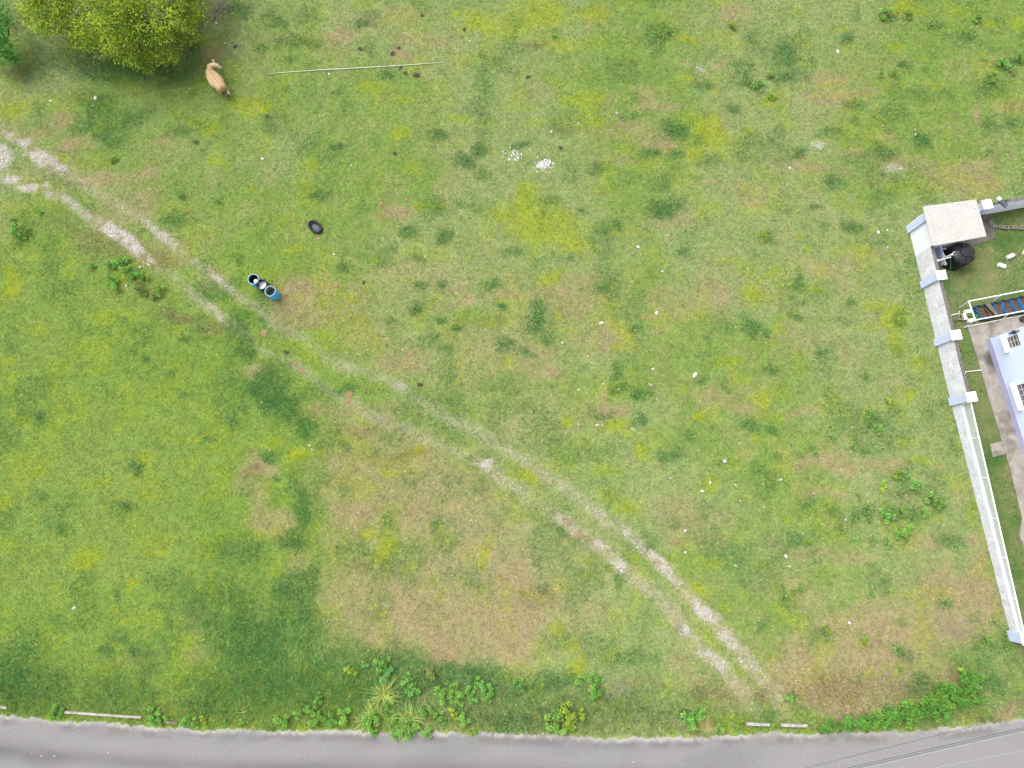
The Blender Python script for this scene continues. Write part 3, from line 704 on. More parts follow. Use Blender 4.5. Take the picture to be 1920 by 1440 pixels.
# end pier
mb = MB(); wall_box(mb, WALL_B, dS, nS, LS - .275, LS + .22, -.16, .42, -.05, 1.02); p_ = bevel(mb.build('pier', M_LAV, wall), .012)
mb = MB(); wall_box(mb, WALL_B, dS, nS, LS - .33, LS + .27, -.19, .47, 1.02, 1.12); bevel(mb.build('pier_cap', M_WHITE, p_, base=wall['_base']), .01)

fence = thing('mesh_fence', WALL_B, 'white framed mesh fence standing on the low boundary wall', 'fence')
fs = [.19, 2.05, 4.11, 6.2, 8.17, 10.18, LS - .30]
def ftop(s): return 1.52 - .045 * s
def fbot(s): return .765 - .0098 * s
def fp(s, z, t=.085):
    return (WALL_B.x + dS.x * s + nS.x * t, WALL_B.y + dS.y * s + nS.y * t, z)
for s in fs:
    mb = MB(); mb.tube([fp(s, fbot(s) - .02), fp(s, ftop(s) + .02)], .028, 8); mb.build('fence_post', M_WHITE, fence)
for a, b in zip(fs[:-1], fs[1:]):
    mb = MB(); mb.tube([fp(a, ftop(a)), fp(b, ftop(b))], .032, 8); mb.build('top_rail', M_WHITE, fence)
    mb = MB(); mb.tube([fp(a + .03, fbot(a) + .05), fp(b - .03, fbot(b) + .05)], .016, 6); mb.build('bottom_rail', M_WHITE, fence)
M_MESH = mat('galvanised_mesh', (.50, .53, .52), (.44, .47, .46), 3, 0.5)
for a, b in zip(fs[:-1], fs[1:]):
    mb = MB()
    def strip(p0, p1, wv):
        p0, p1 = Vector(p0), Vector(p1); wv = Vector(wv)
        mb.add([p0 - wv, p1 - wv, p1 + wv, p0 + wv], [(0, 1, 2, 3)])
    sdir = Vector((dS.x, dS.y, 0)) * .0055
    s = a + .05
    while s < b - .04:
        strip(fp(s, fbot(s) + .05), fp(s, ftop(s) - .03), sdir); s += .028
    k = .07
    while k < .97:
        z0 = fbot(a) + (ftop(a) - fbot(a)) * k; z1 = fbot(b) + (ftop(b) - fbot(b)) * k
        strip(fp(a + .03, z0, .081), fp(b - .03, z1, .081), (0, 0, .0055)); k += .045
    mb.build('mesh_panel', M_MESH, fence)

# wall along the back of the yard
NA, NB = P(1838, 404.4), P(1920, 389)
dB, nB_, LB = along(NA, NB)
back = thing('back_wall', NA, 'white wall running to the right from the shed at the back of the yard', 'wall')
mb = MB(); wall_box(mb, NA, dB, nB_, -.38, 7.0, 0, .15, -.05, 1.5); mb.build('wall_panel', mat('back_wall_white', (.64, .645, .68), (.57, .575, .6), 1.6, .8, .15, 30, c3=(.42, .42, .43), s3=3, lo3=.62, hi3=.8), back)
mb = MB(); wall_box(mb, NA, dB, nB_, -.38, 7.0, .004, .17, 1.5, 1.53); mb.build('coping', M_COPE, back)
p_ = pier(back, NA, dB, nB_, -.62, 1.55)
p_ = pier(back, NA, dB, nB_, 3.45, 1.55)

# ------------------------------------------------------------------ shed in the corner
r0, r1, r2, r3 = P(1730, 387, 2.2), P(1830, 374, 2.2), P(1850, 443, 1.92), P(1749, 461, 1.92)
shed = thing('shed', (23.3, 15.2, 0), 'small corner shed with a pale corrugated sloping roof', 'shed')
mb = MB()
eN = (r1 - r0); eW = (r3 - r0)
NR = 92
top = []; bot = []
for j in range(2):
    for i in range(NR + 1):
        u = i / NR
        q = (r0 + eN * u) if j == 0 else (r3 + (r2 - r3) * u)
        k = (i % 4)
        dz = .012 if k in (1, 2) else 0.0
        top.append((q.x, q.y, q.z + dz)); bot.append((q.x, q.y, q.z - .012 + dz))
n1 = NR + 1
fs_ = []
for i in range(NR):
    fs_.append((n1 + i, n1 + i + 1, i + 1, i))
    fs_.append((2 * n1 + i, 2 * n1 + i + 1, 3 * n1 + i + 1, 3 * n1 + i))
    fs_.append((n1 + i, 3 * n1 + i, 3 * n1 + i + 1, n1 + i + 1)); fs_.append((i, i + 1, 2 * n1 + i + 1, 2 * n1 + i))
fs_ += [(0, 2 * n1, 3 * n1, n1), (NR, n1 + NR, 3 * n1 + NR, 2 * n1 + NR)]
mb.add(top + bot, fs_)
roof = mb.build('roof', M_ROOF, shed)
def shedpt(u, v, z):
    q = (r0 + (r1 - r0) * u) * (1 - v) + (r3 + (r2 - r3) * u) * v
    return (q.x, q.y, z)
def shed_wall(u0, v0, u1, v1, u2, v2, u3, v3, zt):
    mb = MB(); a = [shedpt(u0, v0, 0), shedpt(u1, v1, 0), shedpt(u2, v2, 0), shedpt(u3, v3, 0)]
    vs = [(p[0], p[1], -.03) for p in a] + [(p[0], p[1], z) for p, z in zip(a, zt)]
    mb.add(vs, [(3, 2, 1, 0), (4, 5, 6, 7), (0, 1, 5, 4), (1, 2, 6, 5), (2, 3, 7, 6), (3, 0, 4, 7)])
    return mb
shed_wall(.16, .845, .80, .845, .80, .905, .16, .905, [1.93] * 4).build('wall', M_WHITE, shed)
shed_wall(.14, .06, .80, .06, .80, .11, .14, .11, [2.13] * 4).build('wall', M_WHITE, shed)
shed_wall(.76, .112, .80, .112, .80, .842, .76, .842, [2.12, 2.12, 1.93, 1.93]).build('wall', M_WHITE, shed)
mb = MB(); mb.box(shedpt(.806, .5, 1.0), (.05, .85, 1.95), math.atan2(eN.y, eN.x)); d_ = mb.build('door', M_PVC, shed)
mb = MB(); mb.tube([Vector(shedpt(.82, .62, 1.0)), Vector(shedpt(.832, .62, 1.0))], .03, 8); mb.build('handle', M_DARK, d_, base=shed['_base'])
spots = [(.08, .2), (.3, .17), (.93, .2), (.11, .83), (.55, .33), (.2, .55)]
mb = MB()
for u, v in spots:
    q = shedpt(u, v, 2.2 - .28 * v + .045); mb.lathe([(0.001, .03), (.035, .018), (.05, 0)], q, 8)
mb.build('roof_bolts', M_WHITE, roof, base=shed['_base'])['kind'] = 'stuff'
mb = MB(); mb.prism([(p.x, p.y) for p in (P(1722, 470), P(1821, 462), P(1866, 447), P(1858, 405), P(1760, 410))], -.05, .05)
o = mb.build('shed_slab', M_SLAB); tag(o, 'dark stained concrete floor slab under the corner shed', 'slab')

# ------------------------------------------------------------------ water tank
tc_ = P(1784, 488)
tank = thing('water_tank', tc_, 'round black plastic water tank with a ribbed lid beside the shed', 'water tank')
mb = MB(); prof = [(.001, 0), (.60, 0), (.62, .04)]
for i in range(7):
    z = .12 + i * .135
    prof += [(.62, z), (.635, z + .03), (.635, z + .075), (.62, z + .105)]
prof += [(.62, 1.07), (.58, 1.14), (.46, 1.22), (.28, 1.27), (.001, 1.28)]
mb.lathe(prof, tc_, 40); mb.build('body', M_BLACK, tank, smooth=True)
for k in range(8):
    a = k * math.pi / 4 + .25
    mb = MB(); d = Vector((math.cos(a), math.sin(a), 0)); u = Vector((-d.y, d.x, 0)); vs = []
    for r, z, w_ in ((.25, 1.315, .05), (.46, 1.262, .085), (.60, 1.175, .10), (.645, 1.04, .10)):
        c = tc_ + d * r
        vs += [c + u * w_ + Vector((0, 0, z)), c - u * w_ + Vector((0, 0, z)), c - u * (w_ + .02) + Vector((0, 0, z - .07)), c + u * (w_ + .02) + Vector((0, 0, z - .07))]
    ff = []
    for i in range(3):
        for j in range(4):
            ff.append((i * 4 + j, i * 4 + (j + 1) % 4, (i + 1) * 4 + (j + 1) % 4, (i + 1) * 4 + j))
    ff += [(3, 2, 1, 0), (12, 13, 14, 15)]
    mb.add(vs, ff); mb.build('rib', M_BLACK, tank)
mb = MB(); mb.lathe([(.27, 1.26), (.27, 1.33), (.25, 1.36), (.08, 1.375), (.001, 1.375)], tc_, 28); mb.build('lid', M_BLACK, tank, smooth=False)
pipe = thing('tank_pipe', P(1768, 478), 'white plastic pipe curving up onto the black water tank', 'pipe')
mb = MB()
mb.tube([P(1767, 470, .9), P(1768, 474, 1.0), P(1771, 480, 1.15), P(1776, 481, 1.25), P(1783, 477, 1.28), P(1790, 472, 1.30)], .022, 8); mb.build('pipe', M_PVC, pipe)
mb = MB(); mb.box(P(1785, 478, 1.3), (.12, .08, .1), .4); mb.build('valve', M_RIM, pipe)
mb = MB(); mb.tube([P(1766, 466, .86), P(1774, 467, .9)], .025, 8); mb.build('elbow', M_PVC, pipe)
arm = thing('line_arm', P(1760, 488), 'white bracket arm sticking from the wall across the black tank', 'bracket')
mb = MB(); mb.tube([P(1757, 489, 1.30), P(1783, 482, 1.44)], .026, 8); mb.build('arm', M_PVC, arm)
mb = MB(); mb.box(P(1757, 489, 1.30), (.05, .14, .2), 0.2); mb.build('plate', M_PVC, arm)
pump = thing('pump', P(1763, 494), 'small white pressure pump at the foot of the wall by the tank', 'pump')
pb = P(1763, 494)
mb = MB(); mb.box((pb.x, pb.y, .17), (.22, .3, .3), .25); bevel(mb.build('housing', M_PVC, pump), .03)
mb = MB(); mb.tube([(pb.x + .02, pb.y + .1, .36), (pb.x + .06, pb.y - .22, .36)], .085, 12); mb.build('motor', M_PALEIN, pump)
mb = MB(); mb.tube([(pb.x + .05, pb.y + .05, .32), (pb.x + .05, pb.y + .05, .55), (pb.x + .1, pb.y + .25, .6)], .02, 6); mb.build('outlet', M_PVC, pump)
mb = MB(); mb.box(P(1758, 478, .45), (.12, .75, .9), dN.x * .2 + .16); o = mb.build('pump_shelter', M_LAV); tag(o, 'lavender block standing between the wall and the black tank', 'block')
for i, (a, b) in enumerate((((1782, 484, 1.42), (1789, 588, 1.4)), ((1772, 520, 1.55), (1777, 590, 1.4)))):
    mb = MB(); mb.tube([P(*a), (P(*a) + P(*b)) / 2 - Vector((0, 0, .08)), P(*b)], .007, 4)
    o = mb.build('clothes_line', M_GREENL)
    tag(o, ['thin green line strung from the bracket arm across the lawn', 'thin green line strung from the second pier along the wall'][i], 'clothes line', 'green lines over the lawn')

# street light on the back wall
lp = P(1862, 398)
lamp = thing('solar_lamp', lp, 'solar lamp on a thin pole leaning over the back wall', 'lamp')
h0, h1 = P(1873, 373, 2.5), P(1888, 390, 2.42)
mb = MB(); mb.tube([NA + (dB * .9).to_3d() + (nB_ * .2).to_3d() + Vector((0, 0, 1.4)), P(1862, 383, 2.1), h0], .025, 6); mb.build('pole', M_DARK, lamp)
mb = MB(); dd = h1 - h0; mb.box((h0 + h1) / 2 + Vector((0, 0, .02)), (dd.to_2d().length * .8, .24, .05), math.atan2(dd.y, dd.x)); pn = mb.build('panel', M_DARK, lamp)
mb = MB(); mb.box((h0 * .46 + h1 * .54) + Vector((0, 0, .055)), (dd.to_2d().length * .66, .19, .012), math.atan2(dd.y, dd.x)); mb.build('solar_cell', M_PANEL, pn, base=lamp['_base'])
mb = MB(); mb.box(h0 + Vector((0, 0, .03)), (.2, .16, .12), math.atan2(dd.y, dd.x)); bevel(mb.build('bracket', M_WHITE, lamp), .02)

# ------------------------------------------------------------------ blocks
def hollow_block(c, rz, L=.40, W=.20, Hh=.20, cells=2, m=M_BLOCK, z=0.0):
    mb = MB(); t = .032
    R = Matrix.Rotation(rz, 2)
    def bx(x0, x1, y0, y1):
        q = [R @ Vector(p) for p in ((x0, y0), (x1, y0), (x1, y1), (x0, y1))]
        mb.prism([(c.x + p.x, c.y + p.y) for p in q], z, z + Hh)
    bx(-L / 2, L / 2, -W / 2, -W / 2 + t); bx(-L / 2, L / 2, W / 2 - t, W / 2)
    xs = np.linspace(-L / 2 + t / 2, L / 2 - t / 2, cells + 1)
    for x in xs:
        bx(x - t / 2, x + t / 2, -W / 2 + t, W / 2 - t)
    # grass-dark inside: nothing, the ground shows through the cells
    return mb
arc = [(1844, 408, -40, 1), (1853, 418, -38, 1), (1860, 425, -28, 2), (1874.5, 427, -10, 2), (1884, 428.5, -4, 1), (1898, 428, 0, 2), (1912.5, 428.5, 9, 2)]
for i, (px, py, a, n_) in enumerate(arc):
    o = hollow_block(P(px, py), math.radians(a), L=.31 if n_ == 2 else .19, W=.165, cells=n_).build('hollow_block', M_BLOCK, base=P(px, py))
    tag(o, '%s hollow concrete block from the shed in the curved border row' % ORD[i], 'block', 'hollow blocks bordering the back bed')
for (px, py, a, lb) in ((1892, 481.5, 25, 'white block with a tan end lying on the lawn right of the tank'), (1876, 499.5, -22, 'white block lying alone on the lawn below the tan-ended one'), (1921, 473, 60, 'white block cut by the right edge of the picture beside the lawn')):
    c = P(px, py); mb = MB(); mb.box((c.x, c.y, .09), (.40, .2, .19), math.radians(a)); o = bevel(mb.build('white_block', M_PALEBLK, base=c), .012)
    tag(o, lb, 'block', 'white blocks on the lawn')
c = P(1901.5, 478); mb = MB(); mb.box((c.x, c.y, .06), (.14, .16, .12), .5); o = bevel(mb.build('tan_brick', mat('tan_brick', alb(190, 155, 115)), base=c), .01)
tag(o, 'small tan brick touching the end of the white block', 'brick')

# ------------------------------------------------------------------ raised bed and its pipe frame
bedA, bedB, bedC, bedD = P(1823, 578), P(1926, 555.5), P(1938, 582), P(1835, 602)
bed = thing('raised_bed', bedA, 'raised planting bed in blue tarp with soil sections', 'planting bed')
def bedpt(u, v, z=0):
    q = (bedA + (bedB - bedA) * u) * (1 - v) + (bedD + (bedC - bedD) * u) * v
    return Vector((q.x, q.y, z))
for (u0, v0, u1, v1) in ((0, 0, 1, 0), (0, 1, 1, 1), (0, 0, 0, 1), (1, 0, 1, 1)):
    mb = MB(); n_ = 24 if u0 != u1 else 8; pts = [bedpt(u0 + (u1 - u0) * i / n_, v0 + (v1 - v0) * i / n_) for i in range(n_ + 1)]
    dd = (pts[-1] - pts[0]).normalized(); nn = Vector((-dd.y, dd.x, 0)) * .018
    vs = []
    for i, p in enumerate(pts):
        wv = Vector((-dd.y, dd.x, 0)) * .05 * math.sin(i * 1.7)
        hh = .30 + .03 * math.sin(i * 2.3 + u0 * 3)
        vs += [p - nn, p + nn, p + nn + wv + Vector((0, 0, hh)), p - nn + wv + Vector((0, 0, hh))]
    ff = []
    for i in range(n_):
        for j in range(4):
            ff.append((i * 4 + j, i * 4 + (j + 1) % 4, i * 4 + 4 + (j + 1) % 4, i * 4 + 4 + j))
    mb.add(vs, ff); mb.build('tarp_side', M_TARPD if u0 != u1 else M_TARP, bed)
divs = [0.0, .155, .30, .46, .62, .775, .91, 1.0]
for i, (a, b) in enumerate(zip(divs[:-1], divs[1:])):
    mb = MB(); n_ = 8; vs = []; ff = []
    for j in range(n_ + 1):
        for k in range(n_ + 1):
            u = a + .008 + (b - a - .016) * k / n_; v = .04 + .92 * j / n_
            vs.append(bedpt(u, v, .20 + .035 * math.sin(k * 1.9 + i) * math.sin(j * 1.3 + i * 2) + random.uniform(-.008, .008)))
    for j in range(n_):
        for k in range(n_):
            ff.append((j * (n_ + 1) + k, (j + 1) * (n_ + 1) + k, (j + 1) * (n_ + 1) + k + 1, j * (n_ + 1) + k + 1))
    mb.add(vs, ff); mb.build('soil', M_SOIL, bed, smooth=True)
for i, u in enumerate(divs[2:-1]):
    mb = MB(); vs = []; ff = []; n_ = 8
    for j in range(n_ + 1):
        v = .02 + .96 * j / n_; wv = .010 + .016 * math.sin(j / n_ * math.pi) * (1.3 if i % 2 else .8); sk = .012 * math.sin(j * .9 + i)
        vs += [bedpt(u - wv + sk, v, .19), bedpt(u - .004 + sk, v, .33), bedpt(u + .006 + sk, v, .33), bedpt(u + wv + sk, v, .19)]
    for j in range(n_):
        for k in range(3):
            ff.append((j * 4 + k, j * 4 + k + 1, j * 4 + 4 + k + 1, j * 4 + 4 + k))
    mb.add(vs, ff); mb.build('tarp_divider', M_TARP, bed)
mb = MB(); q = [bedpt(.155, -.06), bedpt(.245, -.12), bedpt(.285, 1.02), bedpt(.255, 1.04)]
mb.prism([(p.x, p.y) for p in q], .345, .38); o = mb.build('plank', M_PLANK); tag(o, 'grey board laid across the blue raised bed', 'board')

frame = thing('pipe_frame', P(1797, 578), 'white pipe frame standing over the blue raised bed', 'frame')
zt = .93
c1, c2, c3, c4 = P(1816, 565, zt), P(1960, 537, zt), P(1829, 600, zt), P(1960, 575.5, zt)
for nm, a, b, r in (('top_rail', c1, c2, .034), ('top_rail', c3, c4, .034), ('cross_rail', c1, c3, .034),
                    ('leg', P(1797.5, 578, 0), c1, .026), ('leg', P(1810, 613, 0), c3, .026), ('leg', P(1861, 564.5, 0), P(1879, 552.8, zt), .026), ('leg', P(1874, 603.5, 0), P(1891, 588.6, zt), .026)):
    mb = MB(); mb.tube([a, b], r, 8); mb.build(nm, M_PVC, frame)
mb = MB(); mb.tube([P(1808, 613.5, .09), P(1905, 593.5, .09), P(1960, 584, .09)], .024, 8); mb.build('ground_rail', M_PVC, frame)
for (px, py, L, W, a, lb, hol) in ((1812.5, 585, .42, .19, 8, 'pale block lying by the upper left corner of the blue bed', 0), (1819, 601.5, .42, .19, 8, 'pale block lying by the lower left corner of the blue bed', 0), (1806, 595, .19, .34, 12, 'pale block standing left of the small green plant', 0), (1799, 596.5, .30, .30, 10, 'square hollow block on the bare ground left of the bed', 1)):
    c = P(px, py)
    if hol: mb = hollow_block(c, math.radians(-a), L, W, .19, 1)
    else:
        mb = MB(); mb.box((c.x, c.y, .095), (L, W, .19), math.radians(a))
    o = mb.build('garden_block', M_BLOCK if hol else M_PALEBLK, base=c); tag(o, lb, 'block', 'blocks at the end of the raised bed')
    if not hol: bevel(o, .012)
mb = MB(); mb.tube([P(1779, 592, .06), P(1798, 588, .06), P(1798.5, 583.5, .06)], .024, 8); o = mb.build('garden_pipe', M_PVC, base=P(1779, 592)); tag(o, 'short bent white pipe lying beside the square hollow block', 'pipe')
mb = MB(); mb.tube([P(1808.5, 697.5, .08), P(1840, 694, .08)], .026, 8); mb.tube([P(1810, 697.4, .08), P(1810.5, 703, .08)], .02, 8); o = mb.build('garden_pipe', M_PVC, base=P(1809, 697)); tag(o, 'straight white pipe crossing the lawn strip from wall to path', 'pipe')

# ------------------------------------------------------------------ house
hA, hB = P(1848, 638), P(1920, 860)
dH, nH, LH = along(hA, hB)      # along = towards the road, normal = into the house
house = thing('house', hA, 'pale lavender painted house with barred windows, partly in view', 'house')
HL, HW, HH = 15.0, 9.0, 3.15
ops = [(.24, .86, 1.56, 2.48), (2.72, 3.92, 1.14, 2.42), (7.0, 8.2, 1.14, 2.42), (11, 12.2, 1.14, 2.42)]
mb = MB(); s = 0
for (a, b, z0, z1) in ops:
    wall_box(mb, hA, dH, nH, s, a, 0, .18, -.05, HH); wall_box(mb, hA, dH, nH, a, b, 0, .18, -.05, z0); wall_box(mb, hA, dH, nH, a, b, 0, .18, z1, HH); s = b
wall_box(mb, hA, dH, nH, s, HL, 0, .18, -.05, HH)
mb.build('wall', M_HOUSE, house)
mb = MB(); wall_box(mb, hA, dH, nH, 0, .18, .183, HW, -.05, HH); mb.build('wall', M_HOUSE, house)
mb = MB(); wall_box(mb, hA, dH, nH, HL - .18, HL, .183, HW, -.05, HH); mb.build('wall', M_HOUSE, house)
mb = MB(); wall_box(mb, hA, dH, nH, .183, HL - .183, HW - .18, HW, -.05, HH); mb.build('wall', M_HOUSE, house)
mb = MB(); wall_box(mb, hA, dH, nH, 0, HL, .0, HW, HH + .002, HH + .2); mb.build('roof', M_WHITE, house)
mb = MB(); wall_box(mb, hA, dH, nH, -.03, HL, -.035, -.003, -.05, .46); mb.build('plinth', M_PLINTH, house)
for k, (a, b, z0, z1) in enumerate(ops):
    mb = MB()
    for (s0, s1, q0, q1) in ((a, b, z0, z0 + .03), (a, b, z1 - .03, z1), (a, a + .03, z0 + .03, z1 - .03), (b - .03, b, z0 + .03, z1 - .03)):
        wall_box(mb, hA, dH, nH, s0, s1, -.012, .05, q0, q1)
    wf = mb.build('window', M_WHITE, house)
    mb = MB(); wall_box(mb, hA, dH, nH, a + .03, b - .03, .02, .035, z0 + .03, z1 - .03); mb.build('pane', M_GLASS, wf, base=house['_base'])
    nb = 2 if k == 0 else 4
    for j in range(1, nb):
        s = a + (b - a) * j / nb; mb = MB(); wall_box(mb, hA, dH, nH, s - .009, s + .009, -.012, .0, z0 + .032, z1 - .032); mb.build('window_bar', M_WHITE, wf, base=house['_base'])
    for j in range(1, 4):
        z = z0 + (z1 - z0) * (j / 4 + .04); mb = MB(); wall_box(mb, hA, dH, nH, a + .032, b - .032, .003, .012, z - .009, z + .009); mb.build('window_bar', M_WHITE, wf, base=house['_base'])
    mb = MB(); wall_box(mb, hA, dH, nH, a - .16, b + .14, -.20, .0, z0 - .17, z0 - .06); bevel(mb.build('sill', M_WHITE, wf, base=house['_base']), .01)
wl = hA + (dH * .12).to_3d()
mb = MB(); c = wl - (nH * .11).to_3d(); mb.lathe([(.001, .16), (.05, .12), (.10, .0), (.085, -.14), (.03, -.2), (.001, -.2)], (c.x, c.y, 2.42), 10)
lt = mb.build('wall_lantern', M_DARK, house, smooth=True)
mb = MB(); mb.tube([(c.x, c.y, 2.6), (wl.x + .02, wl.y, 2.66)], .03, 6); mb.build('lantern_arm', M_DARK, lt, base=house['_base'])
mb = MB(); wall_box(mb, hA, dH, nH, .06, .12, -.06, -.002, 1.92, 2.06); mb.build('meter_box', M_DARK, house)
pt = P(1913, 600); mb = MB(); mb.lathe([(.001, .02), (.11, 0), (.15, .26), (.13, .27), (.10, .2), (.001, .2)], pt + Vector((0, 0, .07)), 14); o = mb.build('plant_pot', M_DARK, base=pt); tag(o, 'small black pot on the path by the house corner', 'pot')

# ------------------------------------------------------------------ three drums
def drum(px, py, mo, mi, mr, mfill, fillz, label, name='plastic_drum', lean=(0, 0)):
    c = P(px, py); t = thing(name, c, label, 'drum', 'open drums beside the track')
    tl = Euler((lean[0], lean[1], 0)).to_matrix()
    mb = MB(); prof = [(.27, .0), (.285, .02), (.292, .2), (.298, .27), (.30, .29), (.298, .31), (.298, .56), (.302, .58), (.298, .60), (.292, .70), (.285, .84)]
    mb.lathe(prof, c, 36, tl); mb.build('body', mo, t, smooth=True)
    mb = MB(); mb.lathe([(.262, .84), (.262, .03), (.001, .03)], c, 36, tl); mb.build('inside', mi, t, smooth=False)
    mb = MB(); mb.lathe([(.285, .82), (.300, .835), (.300, .87), (.285, .88), (.262, .88), (.260, .83)], c, 36, tl); mb.build('rim', mr, t, smooth=True)
    if mfill is not None:
        mb = MB(); mb.lathe([(.258, fillz), (.001, fillz)], c, 30, tl); mb.build('contents', mfill, t)
    return t
drum(485, 532.5, M_BLUE, M_NAVY, M_RIM, None, .3, 'blue drum with a white bundle inside, nearest the track')
bc = P(486.5, 533.5)
mb = MB(); mb.lathe([(.001, .3), (.08, .3), (.13, .4), (.14, .55), (.09, .66), (.001, .68)], bc, 10); o = mb.build('bundle', M_PALEBLK, base=bc); tag(o, 'crumpled white bundle lying inside the blue drum', 'bundle')
drum(500.5, 541.5, M_BLACK, M_RUBBER, M_BLACK, M_WHITE, .55, 'black drum with its water painted pale as reflected sky, between the two blue drums', lean=(.02, -.02))  # white fill paints the sky reflected in the water inside
drum(516, 554.5, M_BLUE, M_TEALIN, M_RIM, M_GREYIN, .42, 'blue drum with a grey green inside, rightmost of the three')

# black rubber feeding tub
c = P(592, 427)
tub = thing('rubber_tub', c, 'black rubber feeding tub lying on the grass above the drums', 'tub')
S_ = Matrix.Rotation(math.radians(-40), 3, 'Z') @ Matrix.Diagonal((.47, .33, 1.0))
mb = MB(); mb.lathe([(.8, 0), (.96, .04), (1.0, .13), (.95, .22), (.84, .245), (.74, .20), (.58, .10), (.48, .06), (.001, .055)], c, 36, S_); mb.build('tub', M_RUBBER, tub, smooth=True)
mb = MB(); mb.lathe([(.50, .095), (.001, .095)], c + Vector((.03, -.025, 0)), 24, S_); mb.build('water', M_GREYIN, tub)

# thin white pipe lying in the grass
pts = [P(a, b, .07 if 505 < a < 830 else .03) for a, b in ((500, 138.5), (540, 135), (600, 131), (660, 128), (720, 124.5), (780, 120.5), (836, 116.5))]
mb = MB(); mb.tube(pts, [.008, .014, .018, .020, .018, .016, .008], 8); o = mb.build('ground_pipe', mat('weathered_pipe', (.42, .44, .38), (.30, .33, .26), 2.5, .6), base=pts[0]); tag(o, 'long thin white pipe lying in the grass right of the cow', 'pipe')
pts = [P(1277, 1172, .05), P(1278, 1189, .06)]
mb = MB(); mb.tube(pts, .022, 6); o = mb.build('stick', M_PALEBL, base=pts[0]); tag(o, 'pale blue plastic stick between the two wheel ruts near the road', 'stick')

# ------------------------------------------------------------------ kerb remains along the road
def kerb(pts, wdt, h, label, m=M_CONC):
    q = [P(*p) for p in pts]; mb = MB(); n_ = len(q); vs = []
    for i, p in enumerate(q):
        d = (q[min(i + 1, n_ - 1)] - q[max(i - 1, 0)]).normalized(); u = Vector((-d.y, d.x, 0)) * wdt * (.85 + .1 * math.sin(i * 3.1))
        hh = h * (1 + .08 * math.sin(i * 2.1))
        vs += [p, p + u, p + u + Vector((0, 0, hh)), p + Vector((0, 0, hh))]
    ff = [(0, 1, 2, 3), tuple(4 * n_ - 4 + k for k in (3, 2, 1, 0))]
    for i in range(n_ - 1):
        for k in range(4):
            ff.append((i * 4 + k, i * 4 + 4 + k, i * 4 + 4 + (k + 1) % 4, i * 4 + (k + 1) % 4))
    mb.add(vs, ff); o = bevel(mb.build('kerb', m, base=q[0]), .012); tag(o, label, 'kerb', 'old kerb remains at the road edge'); return o
M_KERB = mat('pale_kerb', alb(226, 222, 212), alb(170, 162, 148), 5, .9, .4, 40)
M_KERBD = mat('stained_kerb', alb(165, 155, 140), alb(125, 115, 100), 6, .9, .4, 40)
kerb([(122, 1337), (150, 1338.5), (180, 1341), (210, 1343), (240, 1345), (266, 1346.5)], .13, .11, 'long pale kerb piece at the left end of the road edge', M_KERB)
kerb([(-20, 1325), (0, 1327), (14, 1329)], .14, .12, 'short kerb piece cut by the left edge of the picture', M_KERB)
kerb([(308, 1355), (320, 1356), (333, 1357.5)], .14, .12, 'short grey kerb piece among weeds right of the long pale kerb', M_KERBD)
kerb([(1398, 1358), (1418, 1359), (1441, 1360)], .16, .22, 'pale kerb piece left of the gap at the end of the wheel ruts', M_KERB)
kerb([(1463, 1360.5), (1488, 1361), (1512, 1362)], .16, .22, 'pale kerb piece right of the gap at the end of the wheel ruts', M_KERB)

